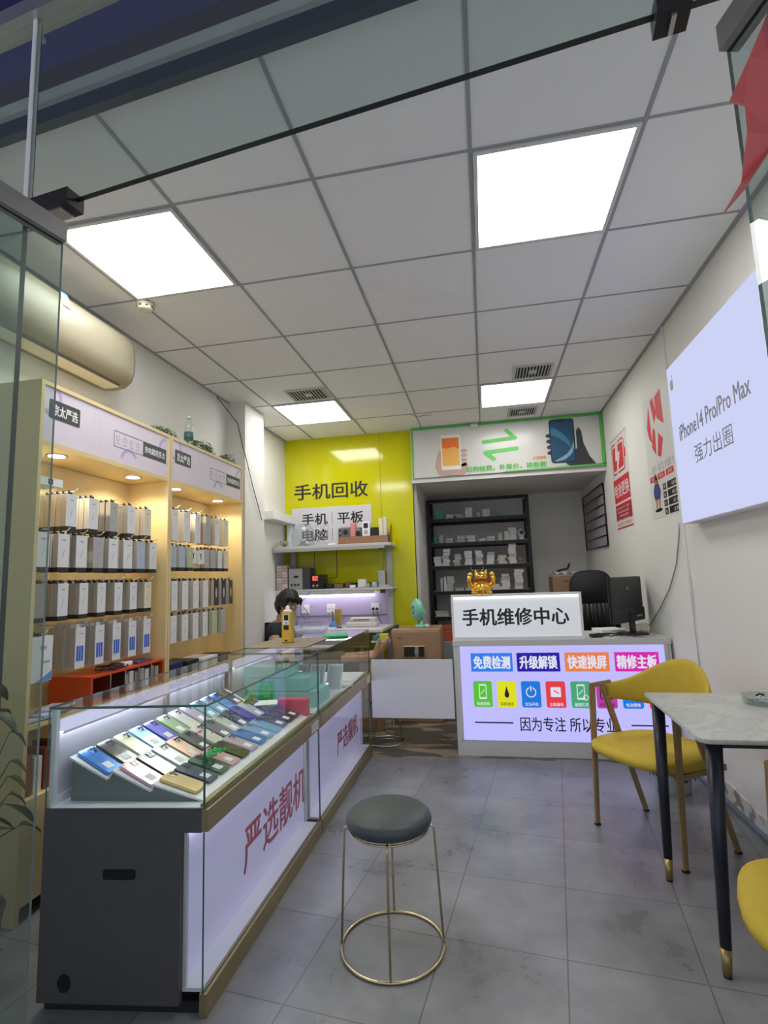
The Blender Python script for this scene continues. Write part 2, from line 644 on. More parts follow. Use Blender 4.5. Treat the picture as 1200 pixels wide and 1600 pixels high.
def door(name, hx, sgn, ldir, bracket_x0, bracket_x1):
    """one glass leaf swung out toward the street"""
    h = sfp(hx, 0)
    d = Vector(ldir).normalized()
    nn = Vector((-d.y, d.x, 0))
    L = .66
    root = bpy.data.objects.new(name, None)
    COL.objects.link(root)
    root['kind'] = 'structure'
    root.location = h
    OFF[root.name] = h.copy()
    b = MB()
    P = [h + Z * .08, h + d * L + Z * .08, h + d * L + Z * 2.0, h + Z * 2.0]
    b.prism(P, nn * .006, DOORG)
    gi = b.mi(mat('grey green edge', (.12, .16, .15), .3))
    for f in b.bm.faces:
        f.normal_update()
        if abs(f.normal.dot(nn)) < .5:
            f.material_index = gi
    b.build('glass_leaf', None, root)
    b = MB()
    a = h - nn * .012
    b.prism([a + Z * 2.0, a + d * L + Z * 2.0, a + d * L + nn * .030 + Z * 2.0, a + nn * .030 + Z * 2.0], Z * .042, RLM)
    b.prism([a + Z * .01, a + d * L + Z * .01, a + d * L + nn * .034 + Z * .01, a + nn * .034 + Z * .01], Z * .09, DK)
    b.build('door_rail', None, root)
    b = MB()
    b.prism([sfp(bracket_x0, 2.08, -.018), sfp(bracket_x1, 2.08, -.018), sfp(bracket_x1, 2.08, .026), sfp(bracket_x0, 2.08, .026)], Z * .036, DK)
    b.prism([sfp(bracket_x0 + .02, 2.074, -.012), sfp(bracket_x1 - .02, 2.074, -.012), sfp(bracket_x1 - .02, 2.074, .02), sfp(bracket_x0 + .02, 2.074, .02)], Z * .006, STEEL)
    b.build('patch_fitting', None, root)
    return root
door('door_1', -.868, -1, (-.026, -.124, 0), -.992, -.838)
door('door_2', .392, 1, (.16, -.62, 0), .305, .352)
# ================================================================== CEILING FIXTURES
PG = glow('ceiling panel diffuser', (1.0, .985, .955), PANEL_E)
FRM = mat('white light frame', (.7, .7, .68), .5)
for (i, j, lab) in ((3, 1, 'large bright square ceiling light on the right, nearest the shop front'),
                    (0, 1, 'bright square ceiling light above the wall air conditioner, beside the smoke detector'),
                    (0, 5, 'square ceiling light in front of the yellow wall'),
                    (3, 5, 'square ceiling light in front of the green framed banner')):
    x0, y0 = GX[i] + .01, GY[j] + .008
    c = (x0 + .29, y0 + .292, CZ)
    t = thing('ceiling_light', lab, 'ceiling light', c, 0, 'square panel lights set in the ceiling grid')
    x1, y1 = x0 + .58, y0 + .584
    b = MB()
    f = .016
    z0, z1 = CZ - .010, CZ - .0005
    b.box((x0, y0, z0), (x1, y0 + f, z1), FRM).box((x0, y1 - f, z0), (x1, y1, z1), FRM)
    b.box((x0, y0 + f, z0), (x0 + f, y1 - f, z1), FRM).box((x1 - f, y0 + f, z0), (x1, y1 - f, z1), FRM)
    b.build('frame', None, t)
    MB().box((x0 + f, y0 + f, CZ - .008), (x1 - f, y1 - f, CZ - .001), PG).build('diffuser', None, t)
VENT = mat('white vent plastic', (.55, .55, .53), .5)
VD = mat('vent shadow gap', (.02, .02, .02), .8)
for (x0, y0, wx, wy, lab) in ((-1.52, 3.85, .33, .26, 'louvred ceiling vent beside the light before the yellow wall'),
                              (.30, 3.85, .29, .26, 'louvred ceiling vent in front of the banner light, nearer the street'),
                              (.30, 4.86, .27, .25, 'louvred ceiling vent right against the top of the green framed banner')):
    t = thing('ceiling_vent', lab, 'air vent', (x0 + wx / 2, y0 + wy / 2, CZ), 0, 'louvred vents in the ceiling')
    MB().box((x0 + .01, y0 + .01, CZ - .006), (x0 + wx - .01, y0 + wy - .01, CZ - .001), VD).build('backing', None, t)
    b = MB()
    f = .018
    b.box((x0, y0, CZ - .012), (x0 + wx, y0 + f, CZ - .0005), VENT).box((x0, y0 + wy - f, CZ - .012), (x0 + wx, y0 + wy, CZ - .0005), VENT)
    b.box((x0, y0 + f, CZ - .012), (x0 + f, y0 + wy - f, CZ - .0005), VENT).box((x0 + wx - f, y0 + f, CZ - .012), (x0 + wx, y0 + wy - f, CZ - .0005), VENT)
    b.build('frame', None, t)
    b = MB()
    n = 11
    for k in range(n):
        xx = x0 + f + (wx - 2 * f) * (k + .5) / n
        b.box((xx - .003, y0 + f, CZ - .011), (xx + .004, y0 + wy - f, CZ - .002), VENT)
    b.box((x0 + wx / 2 - .03, y0 + wy / 2 - .03, CZ - .013), (x0 + wx / 2 + .03, y0 + wy / 2 + .03, CZ - .002), VENT)
    b.build('louvre', None, t)
t = thing('smoke_detector', 'small cream smoke detector on the ceiling by the left light', 'smoke detector', (-1.745, 2.40, CZ))
CREAM = mat('cream plastic', (.72, .68, .52), .4)
MB().lathe([(.048, 0), (.05, -.012), (.046, -.018)][::-1], (-1.745, 2.40, CZ), CREAM).build('base', None, t)
b = MB().lathe([(.042, -.018), (.04, -.034), (.03, -.042), (.004, -.043)][::-1], (-1.745, 2.40, CZ), CREAM)
b.build('sensor_dome', None, t)
b = MB()
for k in range(8):
    a = k * pi / 4
    b.box((-.007, .0405, -.03), (.007, .043, -.023), BLACK, M=Matrix.Translation((-1.745, 2.40, CZ)) @ Matrix.Rotation(a, 4, 'Z'))
b.build('sensor_slots', None, t)
# ceiling screw hook / loose wire
b = MB().tube([(-.42, 4.86, CZ), (-.47, 4.80, CZ - .01), (-.55, 4.78, CZ - .03), (-.60, 4.74, CZ - .012)], .003, mat('tan wire', (.4, .25, .1), .6))
tag(b.build('loose_wire', None, None, (-.5, 4.8, CZ)), 'short tan wire dangling from the ceiling above the yellow wall', 'wire')
# ================================================================== AIR CONDITIONER
ACM = mat('aged cream plastic', (.30, .272, .19), .38, noise=.06)
t = thing('air_conditioner', 'long cream split air conditioner mounted high on the left wall', 'air conditioner', (XL, 2.0, 2.36))
prof = [(0, 2.375), (.09, 2.362), (.155, 2.372), (.192, 2.405), (.208, 2.46), (.212, 2.53), (.205, 2.60), (.185, 2.645), (.15, 2.665), (0, 2.668)]
b = MB()
ys = [1.50, 1.515, 1.53, 2.44, 2.50, 2.535, 2.55]
ins = [.03, .01, 0, 0, .004, .018, .045]
rings = []
i0 = b.mi(ACM)
for y, s_ in zip(ys, ins):
    rings.append([b.bm.verts.new((XL + max(0, px_ - s_ * (px_ > .01)), y, 2.52 + (z - 2.52) * (1 - s_ * 2))) for px_, z in prof])
for A, B in zip(rings, rings[1:]):
    for k in range(len(prof)):
        f = b.bm.faces.new([A[k], B[k], B[(k + 1) % len(prof)], A[(k + 1) % len(prof)]])
        f.smooth = True
b.bm.faces.new(rings[0]); b.bm.faces.new(rings[-1][::-1])
b.build('casing', None, t)
MB().box((XL + .06, 1.56, 2.357), (XL + .15, 2.46, 2.364), mat('cream flap', (.66, .61, .5), .45)).build('air_flap', None, t)
MB().box((XL + .150, 1.56, 2.363), (XL + .158, 2.46, 2.372), mat('dark outlet slot', (.05, .045, .04), .6)).build('outlet_slot', None, t)
b = MB()
q = Pl((XL + .2105, 1.995, 2.583), Y, (-.022, 0, .062))
q.rect(b, 0, 0, .045, .085, mat('pale sticker', (.7, .8, .82), .5))
q.rect(b, 0, .070, .045, .085, mat('sticker blue', (.1, .35, .7), .5), .001)
q.rect(b, .006, .03, .028, .062, mat('sticker yellow', (.75, .7, .3), .5), .001)
q.rect(b, .004, .01, .040, .014, mat('sticker blue', (.1, .35, .7), .5), .001)
b.build('energy_sticker', None, t)
# ================================================================== SHELF UNITS ON THE LEFT WALL
XF = -1.80
HDR = mat('lilac header board', (.70, .63, .70), .45, noise=.04)
LIL = mat('lilac swirl print', (.52, .42, .66), .5)
GREY = mat('charcoal label', (.06, .06, .055), .5)
BIEGE = mat('beige print', (.55, .47, .3), .5)
LAMPD = glow('downlight disc', (1.0, .94, .80), 14)
def shelf_unit(y0, y1, lab, near):
    t = thing('display_shelf', lab, 'shelf unit', (XL + .01, y0, 0), 0, 'maple wall shelf units with hanging packs')
    xb = XL + .012
    zt = 2.145
    for yy in (y0, y1 - .018):
        MB().box((xb, yy, 0), (XF, yy + .018, zt), MAPLE, .001).build('side_panel', None, t)
    MB().box((xb, y0 + .018, .44), (xb + .012, y1 - .018, 1.86), MAPLE).build('back_panel', None, t)
    MB().box((xb, y0 + .018, zt - .018), (XF, y1 - .018, zt), MAPLE).build('top_panel', None, t)
    MB().box((xb, y0 + .018, 1.862), (XF - .002, y1 - .018, 1.885), MAPLE).build('soffit_panel', None, t)
    MB().box((xb, y0 + .018, .70), (XF - .01, y1 - .018, .72), MAPLE).build('shelf_board', None, t)
    MB().box((xb, y0 + .018, .42), (XF, y1 - .018, .44), MAPLE).build('shelf_board', None, t)
    MB().box((XF - .02, y0 + .018, .06), (XF, y1 - .018, .42), MAPLE).build('base_door', None, t)
    L = y1 - y0 - .036
    b = MB()
    b.box((XF - .014, y0 + .018, 1.885), (XF - .006, y1 - .018, zt - .018), HDR)
    q = Pl((XF - .006, y0 + .018, 1.885), Y, Z)
    H = zt - .018 - 1.885
    def swirl(u, v, r, a0, a1, wd):
        q.ring(b, u, v, r, wd, LIL, 0, .0006, a0, a1, 14)
    swirl(.02, .2, .07, -100, 40, .02)
    swirl(L * .62, .02, .06, 30, 170, .018)
    swirl(L - .02, .16, .06, 90, 250, .02)
    q.rrect(b, .03, .105, .205, .19, .008, GREY, .0004)
    q.text(b, '京太严选', .12, .147, .14, .05, PAPERW, .0016, .02)
    for k in range(7):
        q.text(b, '手', .29, .20 - k * .022, .008, .009, BIEGE, .001)
    for k in range(8):
        q.text(b, '机', .33, .19 - k * .022, .008, .009, BIEGE, .001)
    u0, u1 = L - .46, L - .02
    v0, v1 = .08, .16
    for a in ((u0, v0, u1, v0), (u0, v1, u1, v1), (u0, v0, u0, v1)):
        q.line(b, *a, .002, GREY, .0004)
    q.rect(b, u1 - .21, v0, u1, v1, GREY, .0004)
    q.text(b, '充电就用京太', u1 - .105, .12, .185, .038, PAPERW, .0016, .02)
    for k in range(4):
        q.ring(b, u0 + .03 + k * .052, .126, .013, .003, LIL, .0004, .0008, 0, 360, 10)
        q.line(b, u0 + .02 + k * .052, .1, u0 + .04 + k * .052, .1, .003, LIL, .0004)
    b.build('header_sign', None, t)
    for k, yy in enumerate((y0 + .2, y1 - .2)):
        b = MB()
        c = (XL + .19, yy, 1.862)
        b.lathe([(.046, -.004), (.046, 0)], c, STEEL)
        b.lathe([(.034, -.0055), (.034, -.003)], c, LAMPD)
        d = b.build('downlight', None, t)
        ld = bpy.data.lights.new('downlight_beam', 'SPOT')
        ld.energy = 9
        ld.color = (1.0, .88, .62)
        ld.spot_size = radians(150)
        ld.spot_blend = .6
        ld.shadow_soft_size = .03
        lo = bpy.data.objects.new('downlight_beam', ld)
        COL.objects.link(lo)
        lo.parent = d
        lo.location = Vector(c) - Vector((XL + .01, y0, 0)) - Z * .012
    return t
U1 = shelf_unit(1.815, 2.745, 'nearer maple wall shelf unit on the left with packs hanging inside', True)
U2 = shelf_unit(2.75, 3.69, 'farther maple wall shelf unit on the left, next to the column', False)
# ---- hanging boxes
PK_W = mat('white pack card', (.74, .74, .75), .45)
PK_C = mat('cream pack card', (.72, .68, .52), .45)
PK_G = mat('grey pack card', (.42, .42, .42), .45)
PK_B = mat('pale blue pack card', (.42, .5, .62), .45)
PK_T = mat('taupe pack card', (.36, .32, .25), .45)
PK_K = mat('black pack card', (.02, .02, .024), .35)
PK_N = mat('green tint pack card', (.45, .55, .3), .45)
SIDE = mat('pack side print', (.50, .46, .40), .5, noise=.15)
BAND = mat('black pack foot', (.02, .02, .02), .5)
BLU = mat('blue pack stripe', (.03, .13, .62), .45)
MARK = mat('grey pack print', (.35, .35, .38), .5)
def make_pack(wd, ht, th, style):
    """local: back at x=0, front at x=th, centred on y, top edge at z=0"""
    b = MB()
    base = PK_W
    z0 = -ht
    b.mi(base)
    if style == 'band':
        b.box((0, -wd / 2, z0 + .02), (th - .001, wd / 2, 0), SIDE)
        b.box((th - .001, -wd / 2, z0 + .02), (th, wd / 2, 0), base)
        b.box((0, -wd / 2, z0), (th, wd / 2, z0 + .02), BAND)
    else:
        b.box((0, -wd / 2, z0), (th - .001, wd / 2, 0), SIDE)
        b.box((th - .001, -wd / 2, z0), (th, wd / 2, 0), base)
    q = Pl((th, 0, 0), Y, Z)
    if style == 'band':
        q.rect(b, -wd * .15, -ht * .18, wd * .15, -ht * .15, MARK)
        q.line(b, -wd * .1, -ht * .62, wd * .08, -ht * .42, .002, MARK)
    elif style == 'blue':
        for k in range(3):
            q.rect(b, -wd * .36 + k * wd * .25, z0 + ht * .18, -wd * .17 + k * wd * .25, z0 + ht * .55, BLU)
        q.rect(b, -wd * .1, -ht * .16, wd * .3, -ht * .14, MARK)
    elif style == 'big':
        q.poly(b, [(-.02, z0 + .002), (wd / 2, z0 + .002), (wd / 2, z0 + .04), (.01, z0 + .012)], mat('pack corner blue', (.12, .3, .6), .5))
        q.rect(b, .0, -ht * .3, .03, -ht * .22, MARK)
        q.rect(b, .01, -ht * .6, .05, -ht * .55, MARK)
    elif style == 'plain':
        q.line(b, -wd * .1, -ht * .7, wd * .12, -ht * .45, .002, MARK)
        q.rect(b, -wd * .12, -ht * .17, wd * .12, -ht * .14, MARK)
    elif style == 'oval':
        q.disc(b, 0, -ht * .5, wd * .2, PK_G, 0, .0008, 16, ht * .2)
    o = b.build('hanging_pack')
    b = MB()
    tm = BLACK if style != 'blue' else PK_W
    b.box((th / 2 - .001, -.013, -.0002), (th / 2 + .001, .013, .016), tm)
    b.build('hang_tab', None, o)
    return o
ORD = ['first', 'second', 'third', 'fourth', 'fifth', 'sixth', 'seventh', 'eighth', 'ninth', 'tenth', 'eleventh', 'twelfth']
HOOK = mat('white hook wire', (.7, .7, .7), .35, .3)
def pack_row(unit, uname, y0, n, pitch, ztop, ht, wd, per, style, rowname, cols, th=.026, xfront=-1.835):
    proto = make_pack(wd, ht, th, style)
    first = True
    for k in range(n):
        y = y0 + pitch * k
        b = MB()
        b.tube([(XL + .024, y, ztop + .012), (xfront + .012, y, ztop + .012), (xfront + .03, y, ztop + .026)], .0022, HOOK, 6)
        b.build('hook', None, unit)
        c = cols[k % len(cols)]
        pk = per[k % len(per)]
        for j in range(pk):
            o = proto if first else clone(proto)
            first = False
            o.location = (xfront - th - j * (th + .004), y + random.uniform(-.003, .003), ztop)
            o.rotation_euler = (0, 0, random.uniform(-.05, .05))
            cm, cn = c if j < 9 else c
            if j > 0 and len(cols) > 1 and random.random() < .25:
                pass
            slotmat(o, 0, cm)
            pos = {0: 'front', pk - 1: 'rearmost'}.get(j, ORD[j])
            if pk == 1:
                pos = 'only'
            lab = '%s box, %s one on %s hook from the street, %s row, %s shelf' % (cn, pos, ORD[k], rowname, uname)
            tag(o, lab, 'boxed accessory', 'slim boxes hanging in the %s shelf unit' % uname)
            o['label'] = lab
W_, C_, G_, B_, T_, K_, N_ = (PK_W, 'white'), (PK_C, 'cream'), (PK_G, 'grey'), (PK_B, 'pale blue'), (PK_T, 'taupe'), (PK_K, 'black'), (PK_N, 'pale green')
pack_row(U1, 'nearer', 2.045, 5, .137, 1.682, .168, .060, [5, 4, 4, 2, 3], 'band', 'top', [W_, W_, G_, W_, C_])
pack_row(U1, 'nearer', 1.90, 8, .107, 1.497, .168, .066, [2, 3, 3, 3, 3, 4, 3, 3], 'band', 'second', [W_, W_, W_, G_, W_, W_, B_, W_])
pack_row(U1, 'nearer', 1.90, 7, .118, 1.278, .162, .056, [5, 3, 3, 5, 4, 4, 3], 'band', 'third', [T_, W_, W_, W_, W_, W_, C_])
pack_row(U1, 'nearer', 1.91, 1, .1, 1.06, .185, .125, [4], 'big', 'bottom', [W_], .024)
pack_row(U1, 'nearer', 2.13, 5, .120, 1.076, .182, .058, [5, 4, 4, 4, 2], 'blue', 'blue-striped bottom', [W_])
pack_row(U2, 'farther', 2.86, 6, .128, 1.712, .188, .066, [3, 3, 2, 3, 3, 2], 'plain', 'top', [W_, W_, W_, G_, W_, C_])
pack_row(U2, 'farther', 2.85, 3, .09, 1.492, .15, .058, [3, 3, 2], 'band', 'second', [B_, B_, N_])
pack_row(U2, 'farther', 3.23, 4, .09, 1.488, .145, .058, [3, 3, 3, 2], 'band', 'right second', [G_, G_, W_, C_])
pack_row(U2, 'farther', 2.86, 4, .12, 1.28, .175, .062, [3, 3, 3, 2], 'plain', 'third', [W_, W_, W_, W_])
pack_row(U2, 'farther', 3.36, 3, .105, 1.28, .172, .062, [2, 3, 2], 'oval', 'dark third', [K_, K_, K_])
pack_row(U2, 'farther', 2.86, 6, .12, 1.075, .16, .066, [3, 2, 3, 3, 2, 2], 'plain', 'bottom', [W_, W_, W_, W_, N_, G_])
for k, (yy, zz) in enumerate(((3.06, 1.478), (3.15, 1.476))):
    b = MB().box((0, -.04, -.09), (.003, .04, 0), PK_W)
    q = Pl((.003, 0, 0), Y, Z)
    q.line(b, 0, -.06, 0, -.03, .008, BLACK)
    q.line(b, -.012, -.02, 0, -.035, .006, BLACK)
    q.line(b, .012, -.022, 0, -.035, .006, BLACK)
    o = b.build('hanging_card', None)
    o.location = (-1.838, yy, zz)
    o.rotation_euler = (radians(6), 0, 0)
    tag(o, 'small white card with a dark plant print, %s of the pair' % ('left' if k == 0 else 'right'), 'product card', 'white cards with a dark print')
b = MB().box((-1.93, 1.86, 1.70), (-1.828, 1.98, 1.735), PAPERW).box((-1.829, 1.90, 1.705), (-1.827, 1.925, 1.73), GREY)
tag(b.build('price_holder', None, None, (-1.88, 1.92, 1.70)), 'white label box with grey square left of the top hanging row', 'label box')
# ---- things in the bottom of the shelf units
ORG = mat('orange red laminate', (.62, .075, .015), .35)
t = thing('drawer_organiser', 'orange red box organiser with open grey compartments under the hanging packs', 'organiser', (-1.9, 2.42, .72))
b = MB()
b.box((-2.02, 2.16, .72), (-1.80, 2.175, .838), ORG).box((-2.02, 2.705, .72), (-1.80, 2.72, .838), ORG)
b.box((-2.02, 2.16, .838), (-1.80, 2.72, .848), ORG).box((-2.02, 2.175, .72), (-1.81, 2.705, .728), ORG)
b.box((-2.02, 2.175, .728), (-2.01, 2.705, .838), ORG)
b.build('body', None, t)
for k in range(4):
    y = 2.29 + k * .105
    MB().box((-2.01, y, .728), (-1.802, y + .008, .838), STEEL).build('divider', None, t)
for k in range(7):
    y = 2.40 + k * .042
    o = MB().box((-1.90, y, .729), (-1.81, y + .03, .815 + .01 * (k % 2)), [PK_G, PK_W, PK_T][k % 3], .001).build('small_box', None, None, (-1.85, y, .729))
    tag(o, '%s small carton, %s from the left inside the orange organiser' % (['grey', 'white', 'taupe'][k % 3], ORD[k]), 'small box', 'cartons inside the orange organiser')
CAB = mat('dark cable', (.03, .025, .035), .5)
b = MB()
pts = []
for k in range(60):
    a = k * .7
    pts.append((-1.86 + .035 * cos(a) + .02 * sin(k * .33), 2.33 + k * .0016 + .06 * sin(a) , .853 + .004 * (k % 5)))
b.tube(pts, .0035, CAB, 6)
tag(b.build('cable_tangle', None, None, (-1.86, 2.35, .85)), 'tangle of dark cable on top of the orange organiser', 'cable')
b = MB().box((-1.88, 2.44, .849), (-1.835, 2.50, .872), PAPERW, .006)
tag(b.build('wall_charger', None, None, (-1.86, 2.47, .849)), 'white plug charger on top of the orange organiser', 'charger')
b = MB().box((-1.92, 2.53, .849), (-1.83, 2.66, .858), mat('purple pouch', (.09, .08, .25), .4), .003)
tag(b.build('pouch', None, None, (-1.87, 2.6, .849)), 'flat purple pouch on the orange organiser', 'pouch')
for k, (y, m_, nm) in enumerate(((2.80, mat('navy carton', (.01, .02, .12), .4), 'navy blue'), (2.98, BLACK, 'black'), (3.16, PK_W, 'long white'), (3.40, BLACK, 'low black'))):
    o = MB().box((-2.0, y, .72), (-1.82, y + (.14 if k != 2 else .2), .80 - .01 * k), m_, .003).build('product_box', None, None, (-1.9, y, .72))
    tag(o, '%s carton on the bottom board of the farther shelf unit' % nm, 'carton', 'cartons on the bottom board of the farther shelf unit')
for k in range(5):
    m_ = [mat('red brown carton', (.28, .07, .05), .5), PK_W, mat('red brown carton'), PK_G, mat('red brown carton')][k]
    nm = ['red brown', 'white', 'maroon brown', 'grey', 'dark red'][k]
    o = MB().box((-1.99, 1.85 + .05 * k, .441), (-1.83, 1.89 + .05 * k, .60 - .02 * (k % 2)), m_, .002).build('upright_carton', None, None, (-1.9, 1.87 + .05 * k, .441))
    tag(o, '%s upright carton low in the nearer shelf unit, %s from the street' % (nm, ORD[k]), 'carton', 'upright cartons low in the nearer shelf unit')
for k in range(3):
    M_ = Matrix.Translation((-1.86, 1.93 + .05 * k, .725 + .009 * k)) @ Matrix.Rotation(.25 * k - .2, 4, 'Z')
    o = MB().box((-.05, -.07, 0), (.05, .07, .008), mat('blue white packet', (.5, .56, .7), .3)).build('flat_packet')
    o.matrix_world = M_
    tag(o, 'pale blue flat packet, %s of the stack left of the orange organiser' % ['lowest', 'middle', 'topmost'][k], 'packet', 'flat packets beside the orange organiser')
# ---- trailing plants and bottle on top of the shelf units
LEAFM = [mat('leaf green', (.05, .13, .03), .5), mat('leaf pale green', (.16, .26, .08), .5), mat('leaf grey green', (.22, .27, .2), .5)]
def foliage(name, c, r, n, size, lab, mats=LEAFM, kind_stems=True):
    t = thing(name, lab, 'plant', c)
    b = MB()
    for k in range(n):
        d = Vector((random.gauss(0, 1), random.gauss(0, 1), random.gauss(0, 1))).normalized()
        p = Vector(c) + Vector((d.x * r[0], d.y * r[1], abs(d.z) * r[2] + .01)) * random.uniform(.55, 1)
        u = d.orthogonal().normalized()
        u.rotate(Matrix.Rotation(random.random() * 6.28, 3, d))
        v = d.cross(u)
        s_ = size * random.uniform(.7, 1.3)
        m_ = mats[random.randrange(len(mats))]
        i = b.mi(m_)
        P = [p - u * s_, p - u * .2 * s_ + v * .5 * s_ + d * .15 * s_, p + u * s_ + d * .1 * s_, p - u * .2 * s_ - v * .5 * s_ + d * .15 * s_]
        vs = [b.bm.verts.new(q_) for q_ in P]
        lo = [b.bm.verts.new(q_ - d * .0012) for q_ in P]
        for f in ([vs[0], vs[1], vs[2], vs[3]], [lo[3], lo[2], lo[1], lo[0]]):
            b.bm.faces.new(f).material_index = i
        for e in range(4):
            b.bm.faces.new([vs[e], lo[e], lo[(e + 1) % 4], vs[(e + 1) % 4]]).material_index = i
    b.build('leaves', None, t)
    b = MB()
    for k in range(9):
        a = random.random() * 6.28
        b.tube([Vector(c), Vector(c) + Vector((cos(a) * r[0] * .4, sin(a) * r[1] * .4, r[2] * .5)), Vector(c) + Vector((cos(a) * r[0] * .8, sin(a) * r[1] * .8, r[2] * .7))], .002, mats[0], 5)
    b.build('stems', None, t)
    return t
foliage('trailing_plant', (-1.9, 2.80, 2.147), (.08, .12, .07), 190, .014, 'grey green bushy plant on the shelf top left of the bottle', [LEAFM[2], LEAFM[0], LEAFM[1]])
foliage('trailing_plant', (-1.9, 3.24, 2.147), (.08, .18, .10), 260, .015, 'dark green bushy plant on the shelf top right of the bottle')
foliage('trailing_plant', (-1.9, 3.62, 2.147), (.07, .12, .085), 170, .015, 'dark green bushy plant at the column end of the shelf top')
t = thing('water_bottle', 'clear plastic water bottle with green label standing among the shelf top plants', 'bottle', (-1.84, 3.0, 2.146))
PET = glass('clear bottle plastic', (.88, .92, .92), haze=.10)
MB().lathe([(.026, 0), (.029, .01), (.029, .12), (.027, .14), (.013, .172), (.012, .185)], (-1.84, 3.0, 2.146), PET).build('bottle_body', None, t)
MB().lathe([(.0295, .04), (.0295, .09)], (-1.84, 3.0, 2.146), mat('green bottle label', (.06, .16, .13), .5)).build('label', None, t)
MB().lathe([(.014, .183), (.014, .198)], (-1.84, 3.0, 2.146), mat('white cap', (.7, .75, .75), .4)).build('cap', None, t)
# ================================================================== GLASS DISPLAY COUNTERS
EWOOD = mat('charcoal end laminate', (.075, .068, .07), .5, noise=.12, nscale=20)
BRASS = mat('brushed champagne trim', (.36, .29, .15), .32, .75, noise=.12, nscale=12)
LAV = mat('backlit lavender acrylic', (.6, .58, .72), .3, emit=(.52, .46, .86), es=.22)
LEDW = glow('cool led strip', (.80, .76, 1.0), 9)
LEDI = glow('case led strip', (.86, .86, 1.0), 12)
INW = mat('white case lining', (.72, .71, .76), .35)
REDT = mat('red lettering', (.48, .05, .09), .5)
XA, XB = -1.39, -.878
def counter(y0, y1, lab, near, txt):
    t = thing('display_counter', lab, 'display counter', ((XA + XB) / 2, (y0 + y1) / 2, 0), 0, 'lit glass display counters')
    b = MB()
    b.box((XA, y0, .03), (XB - (.075 if near else .084), y0 + .018, .505), EWOOD)
    b.box((XA, y0, .505), (XB - .012, y0 + .018, .572), EWOOD)
    b.build('end_panel', None, t)
    if near:
        q = Pl((0, y0, 0), X, Z)
        b = MB()
        q.rrect(b, -1.195, .372, -1.092, .402, .008, mat('dark recess', (.004, .004, .004), .9), .0002)
        b.build('handle_slot', None, t)
        b = MB()
        q.disc(b, -1.305, .085, .021, mat('dark recess'), .0002, ry=.026)
        b.build('cable_hole', None, t)
    MB().box((XA, y1 - .018, .03), (XB - .084, y1, .572), EWOOD).build('end_panel', None, t)
    MB().box((XA + .01, y0 + .02, 0), (XB - .02, y1 - .01, .03), mat('black plinth', (.01, .01, .01), .7)).build('plinth', None, t)
    MB().box((XA, y0 + .018, .03), (XA + .018, y1 - .018, .572), EWOOD).build('rear_panel', None, t)
    MB().box((XB - .014, y0, 0), (XB + .008, y1, .064), BRASS, .001).build('kick_rail', None, t)
    MB().box((XB - .012, y0, .508), (XB + .010, y1, .572), BRASS, .001).build('front_band', None, t)
    b = MB()
    b.box((XB - .078, y0 + .02, .056), (XB - .014, y1 - .02, .066), INW)
    b.build('lower_ledge', None, t)
    b = MB()
    b.box((XB - .084, y0 + .018, .06), (XB - .078, y1 - .018, .505), LAV)
    q = Pl((XB - .078, y0, 0), Y, Z)
    for s_, (c_, u, w_, h_) in enumerate(txt):
        q.text(b, c_, u - y0, .245, w_, h_, REDT, .001, .015)
    b.build('advert_panel', None, t)
    for yy in (y0 + .002, y1 - .03):
        MB().box((XB - .078, yy + .016, .066), (XB - .066, yy + .028, .505), mat('pale edge strip', (.6, .6, .62), .4)).build('edge_strip', None, t)
    MB().box((XB - .072, y0 + .03, .496), (XB - .058, y1 - .03, .504), LEDW).build('led_strip', None, t)
    # clear pane closing the recess
    b = MB()
    b.box((XB - .006, y0, .064), (XB - .001, y1 - .002, .508), CLEAR)
    i = b.mi(GEDGE)
    for f in b.bm.faces:
        f.normal_update()
        if abs(f.normal.x) < .5:
            f.material_index = i
    if near:
        b.box((XB - .075, y0 + .001, .066), (XB - .007, y0 + .005, .505), CLEAR)
    b.build('recess_pane', None, t)
    # deck and interior
    MB().box((XA + .01, y0 + .01, .560), (XB - .012, y1 - .01, .574), INW).build('deck', None, t)
    zt = .88
    b = MB()
    def pane(a, c, ax, e=GEDGE):
        n0 = len(b.bm.faces)
        b.box(a, c, CLEAR)
        i_ = b.mi(e)
        b.bm.faces.ensure_lookup_table()
        for f in list(b.bm.faces)[n0:]:
            f.normal_update()
            if abs(f.normal[ax]) < .5:
                f.material_index = i_
    pane((XA, y0, zt - .007), (XB + .002, y1, zt), 2)
    b.build('top_glass', None, t)
    b = MB()
    pane((XB - .006, y0, .574), (XB, y1, zt - .008), 0)
    b.build('front_glass', None, t)
    b = MB()
    if near:
        pane((XA, y0, .574), (XB - .007, y0 + .006, zt - .008), 1)
    else:
        pane((XA, y1 - .006, .574), (XB - .007, y1, zt - .008), 1)
        pane((XA + .02, y0, .574), (XB - .007, y0 + .005, zt - .008), 1)
    b.build('end_glass', None, t)
    b = MB()
    b.box((XA + .004, y0 + .01, .574), (XA + .010, y1 - .01, .60), INW)
    b.box((XA + .004, y0 + .01, zt - .085), (XA + .014, y1 - .01, zt - .045), INW)
    b.box((XA + .004, y0 + .008, .60), (XA + .02, y0 + .022, zt - .010), INW)
    b.box((XA + .004, (y0 + y1) / 2 - .01, .60), (XA + .02, (y0 + y1) / 2 + .01, zt - .085), STEEL)
    b.build('rear_frame', None, t)
    b = MB().box((XA + .001, y0 + .02, .60), (XA + .003, y1 - .02, zt - .088), mat('frosted sliding door', (.62, .62, .7), .25, spec=.6))
    b.build('sliding_door', None, t)
    MB().box((XA + .015, y0 + .03, zt - .082), (XA + .029, y1 - .03, zt - .046), glow('lit diffuser bar', (.70, .68, .93), .85)).build('diffuser_bar', None, t)
